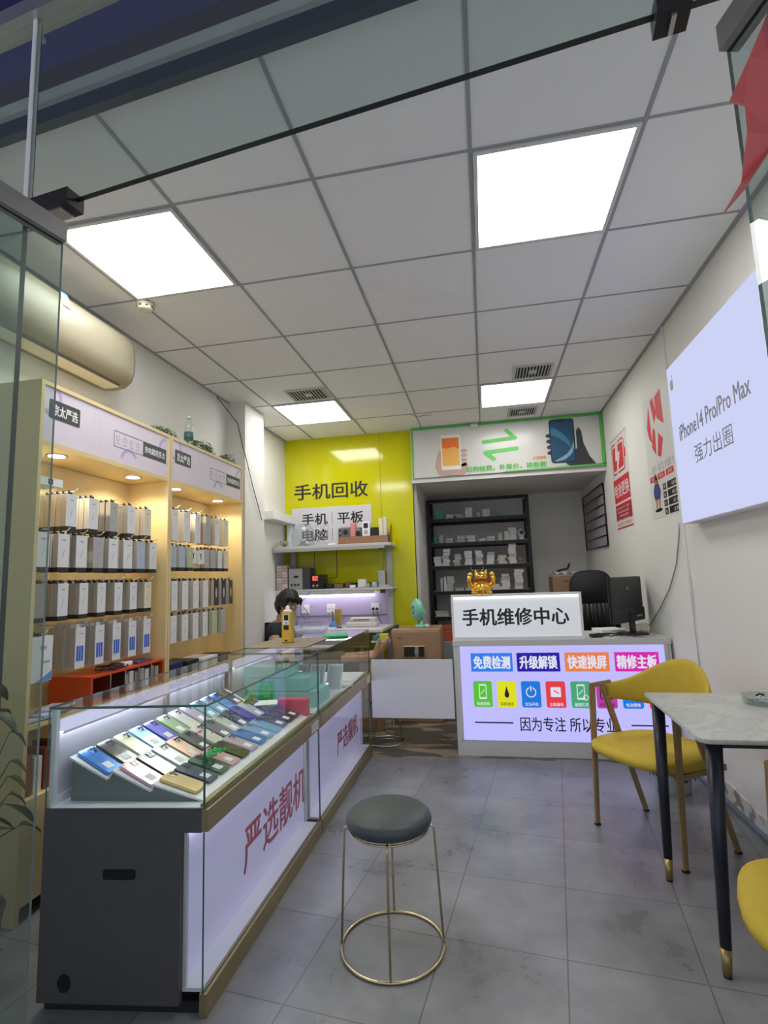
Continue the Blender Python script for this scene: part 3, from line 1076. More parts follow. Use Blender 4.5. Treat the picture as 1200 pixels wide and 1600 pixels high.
    MB().box((XA + .026, y0 + .03, zt - .089), (XA + .029, y1 - .03, zt - .0821), INW).build('led_lip', None, t)
    MB().box((XA + .014, y0 + .03, zt - .0845), (XA + .024, y1 - .03, zt - .0825), LEDI).build('case_led', None, t)
    b = MB().box((XB - .022, y0 + .012, .5745), (XB - .010, y1 - .012, .584), mat('gold inner rail', (.6, .5, .2), .25, .8))
    b.build('inner_rail', None, t)
    # white scribbled sticker on the front band
    b = MB()
    q = Pl((XB + .0102, 0, 0), Y, Z)
    u0 = y1 - (.14 if near else .14)
    for r_ in range(4):
        for c_ in range(3):
            q.rect(b, u0 + c_ * .036, .517 + r_ * .012, u0 + c_ * .036 + .028, .524 + r_ * .012, PAPERW)
        q.rect(b, u0 + .012, .517, u0 + .018, .56, PAPERW)
    b.build('worn_sticker', None, t, smooth=False)
    if near:      # the street end is cut parallel to the shop front
        off = OFF[t.name]
        for ch in t.children:
            for v in ch.data.vertices:
                wx, wy = v.co.x + off.x, v.co.y + off.y
                if wy < y0 + .045 and wx < XB - .001:
                    v.co.y -= (XB - wx) * .115
    return t
C1 = counter(1.55, 2.655, 'nearer glass counter of the pair, filled with rows of phones', True, [('严选靓机', 2.31, .68, .170)])
C2 = counter(2.665, 3.865, 'farther glass counter of the pair, holding teal wrapped packs', False, [('严选靓机', 3.50, .52, .135)])
# ---- phone riser
P3 = [(-1.362, .710), (-1.230, .643), (-1.216, .668), (-1.084, .607), (-1.082, .627), (-.914, .579)]
Y0R, Y1R = 1.605, 2.60
def skewn(b):
    for v in b.bm.verts:
        if v.co.y < Y0R + .02:
            v.co.y -= (XB - v.co.x) * .1
t = thing('phone_riser', 'three step white topped display riser inside the nearer counter', 'display riser', (-1.16, 2.1, .574))
b = MB()
b.prism([(-1.355, Y0R, .5745), (-1.355, Y0R, .700), (-1.230, Y0R, .636), (-1.218, Y0R, .660), (-1.084, Y0R, .600), (-1.078, Y0R, .618), (-.93, Y0R, .5745)], (0, Y1R - Y0R, 0), mat('riser grey side', (.16, .18, .18), .5))
skewn(b); b.build('riser_body', None, t)
b = MB()
WG = mat('riser white top', (.78, .78, .8), .3)
for (xa, za), (xb, zb) in ((P3[0], P3[1]), (P3[2], P3[3]), (P3[4], P3[5])):
    d = Vector((xb - xa, 0, zb - za))
    n = Vector((-d.z, 0, d.x)).normalized()
    if n.z < 0:
        n = -n
    a = Vector((xa, Y0R - .004, za)) - n * .006
    b.prism([a, a + d, a + d + n * .006, a + n * .006], (0, Y1R - Y0R, 0), WG)
for (xa, za), (xb, zb) in ((P3[1], P3[2]), (P3[3], P3[4])):
    b.prism([(xa, Y0R - .003, za), (xb, Y0R - .003, zb), (xb + .003, Y0R - .003, zb - .004), (xa + .003, Y0R - .003, za - .004)], (0, Y1R - Y0R, 0), WG)
skewn(b); b.build('tread', None, t)
# ---- phones
def make_phone():
    """local: length along +x (camera end at x=0), width along y, lying on z=0"""
    L, W2, T = .138, .0355, .0075
    b = MB()
    pts = []
    r = .011
    for cx, cy, a0 in ((L - r, W2 - r, 0), (r, W2 - r, 90), (r, -W2 + r, 180), (L - r, -W2 + r, 270)):
        for k in range(4):
            a = radians(a0 + 30 * k)
            pts.append((cx + r * cos(a), cy + r * sin(a), 0))
    b.prism(pts, (0, 0, T), mat('phone back generic', (.1, .1, .12), .2))
    bmesh.ops.bevel(b.bm, geom=[e for e in b.bm.edges if e.is_boundary is False and abs(e.verts[0].co.z - T) < 1e-6 and abs(e.verts[1].co.z - T) < 1e-6], offset=.0015, segments=2, affect='EDGES')
    o = b.build('smartphone')
    b = MB()
    b.box((.008, .003, T - .0002), (.036, .031, T + .0018), None, .001)
    b.mats = [mat('phone camera island', (.12, .12, .13), .2)]
    c = b.build('camera_island', None, o)
    for k, (u, v) in enumerate(((.016, .024), (.016, .010), (.029, .017))):
        MB().cyl((u, v, T + .0017), (u, v, T + .0034), .0052, None, mat('lens glass', (.01, .01, .02), .08, spec=1), 12).build('lens', None, c)
    b = MB()
    b.box((.088, -.017, T + .0001), (.120, .013, T + .0006), mat('white price sticker', (.82, .82, .84), .5))
    b.build('price_sticker', None, o)
    return o
def pm(name, col, r=.18, m_=.35):
    return mat('phone ' + name, col, r, m_, noise=.18, nscale=10, coat=.5)
PHC = {
    'blue': (.05, .25, .75), 'black': (.03, .035, .04), 'pearl': (.55, .55, .40), 'light blue': (.25, .48, .75),
    'indigo': (.06, .05, .45), 'sage green': (.35, .5, .28), 'white': (.75, .75, .76), 'charcoal': (.06, .065, .07),
    'pink': (.72, .42, .50), 'silver': (.55, .60, .60), 'gold': (.70, .52, .24), 'dark green': (.06, .14, .10),
    'navy': (.04, .06, .12), 'lilac': (.58, .48, .70), 'cyan': (.20, .55, .72), 'rose gold': (.62, .38, .28),
    'bronze': (.22, .17, .12), 'graphite': (.13, .14, .15)}
ROWS = [(0, 'back', ['blue', 'black', 'pearl', 'light blue', 'indigo', 'sage green', 'white', 'lilac', 'cyan', 'light blue', 'blue', 'bronze']),
        (1, 'middle', ['pink', 'black', 'silver', 'rose gold', 'charcoal', 'white', 'graphite', 'silver', 'navy', 'indigo', 'white', 'graphite']),
        (2, 'front', ['gold', 'navy', 'dark green', 'pink', 'black', 'lilac', 'blue', 'light blue', 'cyan', 'graphite', 'black', 'charcoal'])]
proto = make_phone()
first = True
for r_, rn, cols in ROWS:
    xa, za = P3[r_ * 2]
    xb, zb = P3[r_ * 2 + 1]
    ang = math.atan2(za - zb, xb - xa)
    for k, c in enumerate(cols):
        o = proto if first else clone(proto)
        first = False
        yy = 1.655 + k * .0812 - (.045, .030, .014)[r_] * (1 - k / 24)
        o.location = (xa + .004, yy, za + .0015)
        o.rotation_euler = (0, ang, random.uniform(-.02, .02))
        slotmat(o, 0, pm(c, PHC[c]))
        for ch in o.children:
            if ch.name.startswith('camera_island'):
                slotmat(ch, 0, pm(c, PHC[c]))
        if (k + r_) % 4 == 2:
            for ch in list(o.children):
                if ch.name.startswith('price_sticker'):
                    bpy.data.objects.remove(ch)
        tag(o, '%s smartphone lying in the %s row of the riser, %s from the street' % (c, rn, ORD[k]), 'smartphone', 'smartphones on the riser')
b = MB()
GT = mat('green beads', (.02, .6, .15), .25)
for k in range(46):
    a = k * .8
    p = Vector((-1.04 + .05 * random.random() - .0 + .0 * a, 1.80 + .085 * random.random() , .635 + .01 * random.random()))
    b.ell(p, .0055, GT, sub=1)
tag(b.build('bead_string', None, None, (-1.02, 1.84, .63)), 'bright green bead string lying across the phones of the middle row', 'bead string')
b = MB()
for k in range(24):
    b.ell((-1.17 + .0045 * k * cos(k), 1.99 + .0035 * k, .655 + .004 * (k % 3)), .004, mat('pink red beads', (.6, .05, .12), .25), sub=1)
tag(b.build('bead_string', None, None, (-1.15, 2.0, .65)), 'dark red bead string lying between the phones of the middle row', 'bead string')
# ---- other goods in the counters
def cbox(name, lab, cat, a, c, m_, bev=.002, rz=0, group=None, rx=0):
    a, c = Vector(a), Vector(c)
    ce = (a + c) / 2
    base = Vector((ce.x, ce.y, a.z))
    b = MB().box(a - base, c - base, m_, bev)
    o = b.build(name)
    o.location = base
    o.rotation_euler = (rx, 0, rz)
    tag(o, lab, cat, group)
    return o
t = thing('gift_box', 'bright red box at the far end of the nearer counter', 'box', (-.995, 2.612, .5745), radians(4), None, True)
RB = mat('red box card', (.72, .03, .08), .3)
b = MB().box((-.075, -.03, .0), (.075, .03, .07), RB, .002)
b.build('carton_body', None, t)
MB().box((-.0765, -.0315, .055), (.0765, .0315, .088), RB, .002).build('lid', None, t)
TEAL = glass('teal wrapping film', (.5, .85, .80), haze=.72, hazecol=(.38, .85, .80))
for k, (x0, x1, z0, z1, lab) in enumerate(((-1.345, -.93, .5745, .66, 'lowest teal film wrapped pack in the farther counter'),
                                    (-1.345, -.98, .662, .73, 'middle teal film wrapped pack in the farther counter'),
                                    (-1.345, -1.10, .732, .79, 'topmost teal film wrapped pack in the farther counter'))):
    t = thing('wrapped_pack', lab, 'wrapped pack', ((x0 + x1) / 2, 2.9, z0), 0, 'teal film wrapped packs')
    b = MB()
    pts = [(x0, 2.78), (x1 - .02, 2.78), (x1, 2.80), (x1, 3.02 - .02 * k), (x0, 3.04)]
    b.prism([(px_, py_, z0) for px_, py_ in pts], (0, 0, z1 - z0 - .002), TEAL)
    b.build('film', None, t)
    MB().box((x0 + .02, 2.80, z0 + .004), (x1 - .03, 2.99 - .02 * k, z1 - .012), mat('teal inner pack', (.25, .55, .52), .5), .004).build('bundle', None, t)
cbox('green_box', 'small green box between the teal packs and the red box', 'box', (-1.28, 2.70, .5745), (-1.17, 2.76, .66), mat('green card', (.03, .4, .15), .5))
cbox('paper_card', 'square white card lying on top of the front phone row', 'card', (-1.17, 2.50, .652), (-1.06, 2.60, .655), PAPERW, 0, .3)
FRW = mat('white tablet frame', (.78, .8, .82), .35)
for k in range(4):
    x0 = -1.36 + k * .115
    t = thing('tablet_frame', 'white tablet bezel leaning in the farther counter, %s from the wall side' % ORD[k], 'tablet frame', (x0 + .05, 3.20, .5745), 0, 'white tablet bezels', True)
    b = MB()
    A = Matrix.Rotation(radians(-28), 4, 'X')
    for a, c in (((-.05, 0, 0), (.05, .006, .012)), ((-.05, 0, .158), (.05, .006, .17)), ((-.05, 0, .012), (-.042, .006, .158)), ((.042, 0, .012), (.05, .006, .158))):
        b.box(a, c, FRW, .001, M=A)
    b.build('bezel', None, t)
    MB().box((-.042, .002, .012), (.042, .004, .158), mat('pale screen film', (.45, .52, .53), .15), M=A).build('screen', None, t)
for k, (x, y) in enumerate(((-1.10, 3.42), (-1.02, 3.55), (-.98, 3.36))):
    cbox('paper_sheet', 'pale sheet of paper lying in the far counter, %s of three' % ['leftmost', 'farthest', 'nearest the front glass'][k], 'paper', (x - .10, y - .05, .5750 + k * .0012), (x + .10, y + .05, .5758 + k * .0012), PAPERW, 0, .1 * k, 'papers in the far counter')
cbox('price_card', 'tiny pink card lying beside the teal packs', 'card', (-.925, 3.05, .5745), (-.895, 3.13, .5755), mat('pink card', (.7, .35, .4), .5), 0)
# ---- on the counter tops
cbox('counter_mat', 'brown speckled mat lying across the farther counter top', 'mat', (-1.385, 2.86, .8802), (-1.02, 3.34, .884), mat('brown speckled mat', (.23, .19, .14), .75, noise=.4, nscale=30), .001)
YB_ = mat('yellow bottle tin', (.62, .40, .05), .3)
t = thing('solvent_bottle', 'tall square yellow bottle with white cap standing on the brown mat', 'bottle', (-1.205, 3.08, .884))
b = MB().box((-1.236, 3.05, .884), (-1.174, 3.11, 1.072), YB_, .008)
b.build('bottle_body', None, t)
b = MB()
q = Pl((-1.205, 3.0495, .884), X, Z)
q.rect(b, -.013, .135, .015, .168, BLACK); q.rect(b, -.019, .11, .017, .172, PAPERW, -.0003, .0005)
q.rect(b, -.014, .08, .016, .106, BLACK); q.ring(b, 0, .12, .006, .003, BLACK, .0006)
q.rect(b, -.008, .012, .008, .02, BLACK)
b.build('label', None, t)
MB().lathe([(.030, 1.070), (.026, 1.078), (.012, 1.084), (.012, 1.10), (.007, 1.106)], (-1.205, 3.08, 0), mat('white cap')).build('cap', None, t)
cbox('green_packet', 'flat green and white packet on the farther counter top beside the mat', 'packet', (-1.09, 3.36, .8805), (-.93, 3.54, .892), mat('green card'), .004, .3)
cbox('clear_tray', 'clear plastic tray on the far end of the farther counter top', 'tray', (-1.37, 3.62, .8805), (-1.16, 3.76, .915), PET, .004)
# ================================================================== WHITE SWING GATE
GW = mat('white gate board', (.66, .66, .70), .28)
t = thing('swing_gate', 'white board gate bridging the gap between the counter and repair desk', 'gate', (-.56, 3.86, .25))
MB().box((-.866, 3.855, .25), (-.268, 3.873, .66), GW, .002).build('board', None, t)
b = MB()
for z in (.32, .58):
    b.cyl((-.866, 3.877, z - .03), (-.866, 3.877, z + .03), .006, None, STEEL, 10)
b.build('hinge', None, t)
# ================================================================== REPAIR DESK
DW = mat('off white desk laminate', (.58, .58, .56), .45)
t = thing('repair_desk', 'white repair desk with a backlit lavender front advertising panel', 'desk', (.47, 4.1, 0))
x0, x1, y0, y1 = -.262, 1.199, 3.875, 4.42
MB().box((x0, y0 - .006, .75), (x1, y1, .79), DW, .002).build('desk_top', None, t)
MB().box((x0 + .004, y0, 0), (x0 + .024, y1 - .01, .75), DW).build('side_panel', None, t)
MB().box((x1 - .024, y0, 0), (x1 - .004, y1 - .01, .75), DW).build('side_panel', None, t)
MB().box((x0 + .024, y0 + .004, 0), (x1 - .024, y0 + .024, .105), DW).build('kick_panel', None, t)
MB().box((x0 + .024, y1 - .03, 0), (x1 - .024, y1 - .01, .75), DW).build('rear_panel', None, t)
b = MB()
LP = glow('desk lightbox acrylic', (.52, .50, 1.0), .95)
b.box((x0 + .05, y0 - .002, .107), (x1 - .05, y0 + .006, .748), LP)
for a in (((x0 + .024, y0 - .003, .105), (x0 + .05, y0 + .008, .75)), ((x1 - .05, y0 - .003, .105), (x1 - .024, y0 + .008, .75))):
    b.box(*a, DW)
q = Pl((0, y0 - .002, 0), X, Z)
def pe(name, col):
    return glow('print ' + name, col, .8)
PW = pe('white', (.85, .85, 1))
PK = mat('print black', (.02, .02, .04), .4)
for (u0, u1, nm, col, s_) in ((-.137, .152, 'sky', (.04, .25, .95), '免费检测'), (.182, .472, 'indigo', (.03, .02, .42), '升级解锁'), (.505, .795, 'orange', (.95, .25, .08), '快速换屏'), (.830, 1.110, 'magenta', (.78, .03, .45), '精修主板')):
    q.rect(b, u0, .572, u1, .700, pe(nm, col))
    q.text(b, s_, (u0 + u1) / 2, .636, .25, .088, PW, .0016, .03)
ics = [('lime', (.12, .62, .05), '碎屏更换'), ('yellow', (.85, .85, .02), '手机进水'), ('azure', (.02, .22, .85), '无法开机'), ('red', (.9, .06, .08), '主板漏电'), ('jade', (.08, .45, .22), '触摸失灵'), ('purple', (.55, .06, .45), '内存升级'), ('azure', (0, 0, 0), '电池更换'), ('red', (0, 0, 0), '解锁')]
for k, (nm, col, s_) in enumerate(ics):
    u = -.13 + k * .165
    m_ = pe(nm, col)
    q.rrect(b, u, .330, u + .130, .507, .014, m_)
    cx = u + .065
    dk = k in (1, 5)
    fg = PK if dk else PW
    q.text(b, s_, cx, .353, .09, .024, fg, .0016, .01)
    if k in (0, 4):
        q.rrect(b, cx - .026, .385, cx + .026, .487, .006, PW, .0008)
        q.rect(b, cx - .020, .398, cx + .020, .476, m_, .0016)
        q.line(b, cx - .015, .42, cx + .012, .45, .005, PW, .0024)
        if k == 4:
            q.ring(b, cx + .03, .40, .016, .005, PW, .0024)
    elif k == 1:
        q.poly(b, [(cx + .016 * cos(radians(a)), .415 + .02 * sin(radians(a))) for a in range(150, 391, 20)] + [(cx, .475)], PK, .0008)
    elif k == 2:
        q.ring(b, cx, .433, .032, .007, PW, .0008, .0008, 110, 430)
        q.line(b, cx, .44, cx, .475, .007, PW, .0008)
    elif k == 3:
        q.rrect(b, cx - .034, .402, cx + .034, .468, .006, PW, .0008)
        q.line(b, cx - .012, .445, cx + .02, .425, .008, m_, .0016)
    elif k == 5:
        for a in ((0, 360),):
            q.rrect(b, cx - .042, .388, cx + .042, .492, .012, PK, .0008)
            q.rrect(b, cx - .036, .394, cx + .036, .486, .010, m_, .0016)
        q.poly(b, [(cx - .022, .44), (cx + .022, .44), (cx, .472)], PK, .0024)
        q.rect(b, cx - .010, .42, cx + .010, .44, PK, .0024)
        q.rect(b, cx - .012, .408, cx + .012, .414, PK, .0024)
    else:
        q.rrect(b, cx - .03, .40, cx + .03, .46, .004, PK if k == 6 else PW, .0008)
        q.rrect(b, cx - .024, .406, cx + .024, .454, .003, m_, .0016)
q.text(b, '因为专注 所以专业', .495, .220, .63, .095, PK, .0012, .008)
q.line(b, -.132, .226, .132, .226, .009, PK)
q.line(b, .90, .222, 1.13, .222, .009, PK)
b.build('advert_panel', None, t)
b = MB()
for z in (.73, .70):
    b.cyl((x1 - .012, y0 - .001, z), (x1 - .012, y0 + .002, z), .004, None, BLACK, 10)
b.build('screw_hole', None, t)
# sign box standing on the desk
t = thing('sign_box', 'white backlit box sign with black lettering standing on the desk', 'sign', (.195, 3.91, .79))
b = MB()
b.box((-.258, 3.872, .79), (.648, 3.96, .812), WHITE).box((-.258, 3.872, 1.098), (.648, 3.96, 1.112), WHITE)
b.box((-.258, 3.872, .812), (-.242, 3.96, 1.098), WHITE).box((.632, 3.872, .812), (.648, 3.96, 1.098), WHITE)
b.box((-.242, 3.95, .812), (.632, 3.96, 1.098), WHITE)
b.build('frame', None, t)
b = MB().box((-.242, 3.880, .812), (.632, 3.886, 1.098), mat('sign acrylic', (.62, .64, .66), .35, emit=(.62, .66, .70), es=.42))
q = Pl((0, 3.880, 0), X, Z)
q.text(b, '手机维修中心', .188, .952, .735, .118, BLACK, .0012, .022)
b.build('sign_face', None, t)
MB().box((-.235, 3.8745, 1.086), (.625, 3.8795, 1.096), glow('sign led', (.95, .98, 1), 4)).build('led_strip', None, t)
# ---- golden cat figurine on the sign box
GOLD = mat('polished gold', (.95, .52, .08), .18, 1, noise=.1)
t = thing('gold_figurine', 'golden beckoning cat figurine with raised arms on the sign box', 'figurine', (-.032, 3.918, 1.112))
cx, cy, cz = -.032, 3.918, 1.112
b = MB()
b.lathe([(.062, 0), (.070, .01), (.074, .045), (.066, .075), (.045, .10), (.03, .11)], (cx, cy, cz), GOLD)
b.ell((cx, cy, cz + .125), (.05, .045, .042), GOLD, sub=3)
for s_ in (-1, 1):
    b.prism([(cx + s_ * .045, cy - .01, cz + .145), (cx + s_ * .02, cy - .01, cz + .160), (cx + s_ * .042, cy - .01, cz + .185)], (0, .018, 0), GOLD)
b.build('body', None, t)
for s_ in (-1, 1):
    b = MB().tube([(cx + s_ * .05, cy, cz + .05), (cx + s_ * .082, cy - .01, cz + .075), (cx + s_ * .086, cy - .015, cz + .115), (cx + s_ * .08, cy - .018, cz + .14)], [.018, .02, .019, .016], GOLD, 10)
    b.ell((cx + s_ * .078, cy - .02, cz + .145), (.02, .018, .018), GOLD)
    b.build('arm', None, t)
b = MB()
for k in range(26):
    a = random.random() * pi + pi
    zz = random.uniform(.01, .07)
    b.ell((cx + .070 * cos(a), cy + .070 * sin(a), cz + zz), .009, GOLD, sub=1)
b.build('coin_relief', None, t)
b = MB().tube([(cx + .05 * cos(a_), cy + .045 * sin(a_), cz + .10) for a_ in [k * pi / 8 for k in range(16)]], .005, mat('red ribbon', (.4, .05, .02), .4), 6, True)
b.build('collar', None, t)
b = MB()
for s_ in (-1, 1):
    b.ell((cx + s_ * .018, cy - .043, cz + .132), (.006, .004, .004), BLACK, sub=1)
b.ell((cx, cy - .047, cz + .12), (.005, .004, .003), mat('red ribbon'), sub=1)
b.build('face_detail', None, t)
for s_ in range(2):
    b = MB()
    b.tube([(cx - .05 + .05 * s_, cy, cz + .165), (cx - .07 + .09 * s_, cy, cz + .19)], .002, GOLD, 5).ell((cx - .07 + .09 * s_, cy, cz + .193), .006, mat('green gem', (.1, .4, .3), .2), sub=1)
    b.build('ornament', None, t)
# ---- monitor seen from behind
t = thing('monitor', 'black computer monitor seen from behind on the right of the desk', 'monitor', (1.0, 4.15, .79), radians(53), None, True)
MK = mat('monitor shell', (.022, .024, .027), .45)
b = MB()
b.box((-.255, -.004, .085), (.255, .012, .415), BLACK, .004)
b.build('screen', None, t)
b = MB().box((-.253, -.022, .085), (.253, -.005, .413), MK, .006).box((-.25, -.034, .09), (.25, -.018, .185), MK, .008)
b.build('rear_shell', None, t)
b = MB()
q = Pl((0, -.0225, 0), X, Z)
q.text(b, 'AOC', .0, .33, .05, .022, STEEL, .001, .02)
b.build('logo', None, t)
b = MB()
for k in range(3):
    b.box((.10 + k * .035, -.0355, .118), (.122 + k * .035, -.0338, .132), PK_G)
b.build('port_row', None, t)
b = MB().box((-.035, -.045, .012), (.035, -.024, .16), BLACK, .004)
b.build('stand', None, t)
b = MB().lathe([(.11, 0), (.112, .004), (.10, .012), (.04, .016)], (0, -.03, .0005), BLACK, 28)
b.build('stand_base', None, t)
# ---- desk clutter
b = MB()
for k in range(3):
    pts = [(.70 + .35 * j / 14 + .02 * sin(j * 1.9 + k), 3.98 + .05 * k + .03 * sin(j * .9 + k * 2), .797 + .004 * ((j + k) % 3)) for j in range(15)]
    b.tube(pts, .004, CAB, 6)
tag(b.build('cable_bundle', None, None, (.85, 4.0, .79)), 'dark cables snaking over the desk beside the sign box', 'cable')
cbox('power_adapter', 'black power adapter lying on the desk right of the sign box', 'adapter', (.70, 3.93, .791), (.78, 3.97, .815), BLACK, .005, .3)
cbox('paper_stack', 'low stack of white papers on the desk behind the cables', 'papers', (.80, 4.17, .791), (.98, 4.36, .82), PAPERW, .002, .2)
cbox('router_box', 'small cream box on the desk behind the monitor stand', 'box', (1.06, 4.30, .791), (1.18, 4.39, .85), CREAM, .008)
b = MB().tube([(1.10, 3.95, .792), (1.165, 3.90, .80), (1.18, 3.866, .79), (1.185, 3.864, .65), (1.178, 3.864, .50), (1.16, 3.864, .35)], .0035, mat('white cable', (.6, .6, .55), .5), 6)
tag(b.build('white_cable', None, None, (1.15, 3.9, .79)), 'thin white cable hanging over the right front edge of the desk', 'cable')
b = MB().tube([(1.10, 4.22, .80), (1.17, 4.39, .79 + .02), (1.196, 4.30, .84), (1.198, 4.03, .98), (1.198, 3.80, 1.12), (1.197, 3.62, 1.28), (1.197, 3.53, 1.44), (1.197, 3.50, 1.53)], .004, mat('grey cable', (.22, .22, .2), .5), 6)
tag(b.build('sign_cable', None, None, (1.19, 3.8, 1.1)), 'grey cable climbing the right wall to the big lightbox', 'cable')
b = MB().tube([(1.198, 3.50, 1.53), (1.199, 3.47, 1.25), (1.199, 3.42, 1.16), (1.199, 3.44, .92), (1.199, 3.42, .62)], .003, mat('white cable'), 6)
tag(b.build('wall_cable', None, None, (1.19, 3.45, 1.0)), 'thin white cable running straight down the right wall below the lightbox', 'cable')
# ================================================================== RIGHT WALL LIGHTBOX
t = thing('wall_lightbox', 'big glowing pale blue phone lightbox mounted on the right wall', 'lightbox', (XR, 2.85, 1.5))
lx = 1.125
b = MB().box((lx + .004, 2.19, 1.502), (XR - .001, 3.24, 2.425), WHITE)
b.build('casing', None, t)
b = MB().box((lx, 2.194, 1.506), (lx + .0035, 3.236, 2.421), glow('lightbox acrylic', (.60, .64, .90), .95))
q = Pl((lx, 0, 0), -Y, Z)
TG = mat('grey sign lettering', (.16, .15, .2), .5)
q.text(b, 'iPhone14 Pro/Pro Max', -2.735, 2.005, .80, .088, TG, .0012, .02)
q.text(b, '强力出圈', -2.745, 1.845, .43, .098, TG, .0012, 0)
AG = mat('grey fruit mark', (.22, .2, .17), .5)
au, av = -3.175, 2.31
q.poly(b, [(au + .5 * .056 * X_, av + .5 * .07 * Y_) for X_, Y_ in ((0, .62), (.35, .78), (.72, .62), (.62, .35), (.56, .05), (.68, -.25), (.85, -.42), (.6, -.85), (.35, -1.0), (0, -.9), (-.35, -1.0), (-.62, -.85), (-.88, -.35), (-.92, .1), (-.8, .5), (-.5, .76), (-.25, .74))], AG, .0004)
q.poly(b, [(au + .002, av + .03), (au + .004, av + .043), (au + .016, av + .052), (au + .015, av + .040)], AG, .0004)
b.build('light_face', None, t)
# ---------------- posters on the right wall
PIN = mat('poster paper', (.66, .65, .62), .5)
q = Pl((XR, 0, 0), -Y, Z)
t = None
b = MB()
u0, u1, v0, v1 = -5.05, -4.50, 1.61, 2.43
q.rect(b, u0, v0, u1, v1, PIN, .0005, .0012)
D = .0018
q.rect(b, u0 + .01, v1 - .012, u1 - .01, v1 - .006, RED, D)
q.rrect(b, u0 + .04, v1 - .33, u1 - .09, v1 - .05, .05, RED, D)
q.rrect(b, u0 + .055, v1 - .315, u1 - .105, v1 - .065, .04, PIN, D + .0008)
q.rrect(b, u0 + .075, v1 - .295, u1 - .125, v1 - .085, .03, RED, D + .0016)
q.rect(b, u1 - .09, v1 - .23, u1 - .06, v1 - .15, RED, D)
q.poly(b, [(u0 + .20, v1 - .05), (u0 + .28, v1 - .05), (u0 + .26, v1 - .15), (u0 + .33, v1 - .15), (u0 + .22, v1 - .33), (u0 + .18, v1 - .33), (u0 + .22, v1 - .21), (u0 + .16, v1 - .21)], PIN, D + .0024)
q.rect(b, u0 + .02, v1 - .58, u1 - .02, v1 - .37, RED, D)
q.text(b, '电池更换', (u0 + u1) / 2, v1 - .475, .46, .12, PIN, D + .001, .02)
q.rect(b, u0 + .02, v0 + .08, u1 - .02, v1 - .60, mat('deep red print', (.45, .02, .04), .5), D)
for k in range(4):
    q.text(b, ['低至优惠 原厂品质', '免费检测电池健康', '十分钟快速更换', '质保一年放心用'][k], (u0 + u1) / 2 - .02, v1 - .635 - k * .034, [.42, .36, .34, .34][k], .02, PIN, D + .001)
q.text(b, '电池更换 屏幕维修', (u0 + u1) / 2, v0 + .045, .44, .03, RED, D)
q.rect(b, u0 + .02, v0 + .006, u1 - .02, v0 + .018, mat('deep red print'), D)
tag(b.build('battery_poster', None, None, (XR, -(u0 + u1) / 2, v0)), 'narrow red and white battery poster on the right wall nearest the niche', 'poster')
b = MB()
u0, u1, v0, v1 = -4.02, -3.33, 1.60, 2.46
q.rect(b, u0, v0, u1, v1, PIN, .0005, .0012)
# big broken glyph
c0, c1 = (u0 + .24), v1 - .23
q.poly(b, [(c0 - .17, c1 + .02), (c0 - .13, c1 + .12), (c0 - .10, c1 + .17), (c0 - .09, c1 - .10), (c0 - .14, c1 - .06)], RED, D)
q.poly(b, [(c0 - .06, c1 + .19), (c0 + .0, c1 + .20), (c0 + .05, c1 + .08), (c0 - .01, c1 + .02)], RED, D)
q.poly(b, [(c0 + .04, c1 + .19), (c0 + .16, c1 + .21), (c0 + .17, c1 - .03), (c0 + .05, c1 + .04)], RED, D)
q.poly(b, [(c0 - .05, c1 + .0), (c0 - .01, c1 - .03), (c0 - .03, c1 - .20), (c0 - .10, c1 - .13)], RED, D)
q.poly(b, [(c0 + .05, c1 - .06), (c0 + .13, c1 - .12), (c0 + .06, c1 - .23), (c0 + .0, c1 - .21)], RED, D)
q.text(b, '手机维修', (u0 + u1) / 2, v1 - .52, .56, .06, mat('thin grey print', (.35, .34, .33), .6), D)
for k in range(4):
    q.rect(b, u0 + .03 + k * .165, v1 - .60, u0 + .17 + k * .165, v1 - .56, RED, D)
    q.text(b, ['换屏', '电池', '主板', '回收'][k], u0 + .10 + k * .165, v1 - .58, .08, .024, PIN, D + .001)
for k in range(4):
    vv = v1 - .665 - k * .055
    q.rect(b, u0 + .36, vv - .021, u1 - .03, vv + .024, BLACK, D)
    q.text(b, ['碎屏更换', '电池更换', '进水维修', '主板维修'][k], u0 + .54, vv, .2, .026, PIN, D + .001)
    q.rect(b, u0 + .275, vv - .02, u0 + .335, vv + .022, BLACK, D)
    q.text(b, ['屏', '电', '水', '板'][k], u0 + .305, vv, .035, .026, PIN, D + .001)
# printed standing person in hood and blue coat
px_, py_ = u0 + .15, v0 + .05
q.disc(b, px_, py_ + .005, .075, BLACK, D, ry=.012)
q.poly(b, [(px_ - .04, py_ + .01), (px_ - .015, py_ + .01), (px_ - .008, py_ + .085), (px_ - .05, py_ + .085)], mat('print skin', (.5, .2, .13), .6), D)
q.poly(b, [(px_ + .015, py_ + .01), (px_ + .04, py_ + .01), (px_ + .05, py_ + .085), (px_ + .008, py_ + .085)], mat('print skin'), D)
q.poly(b, [(px_ - .055, py_ + .08), (px_ + .055, py_ + .08), (px_ + .075, py_ + .13), (px_ + .045, py_ + .185), (px_ - .045, py_ + .185), (px_ - .075, py_ + .13)], mat('print blue coat', (.04, .05, .2), .6), D + .0006)
q.disc(b, px_, py_ + .205, .034, mat('print dark hair', (.04, .02, .02), .6), D + .0012)
q.disc(b, px_, py_ + .20, .02, mat('print skin'), D + .002)
q.poly(b, [(px_ - .03, py_ + .215), (px_ + .03, py_ + .215), (px_, py_ + .262)], mat('print dark hair'), D + .0028)
tag(b.build('repair_poster', None, None, (XR, -(u0 + u1) / 2, v0)), 'wide repair poster with a big broken red character, partly hidden by the lightbox', 'poster')
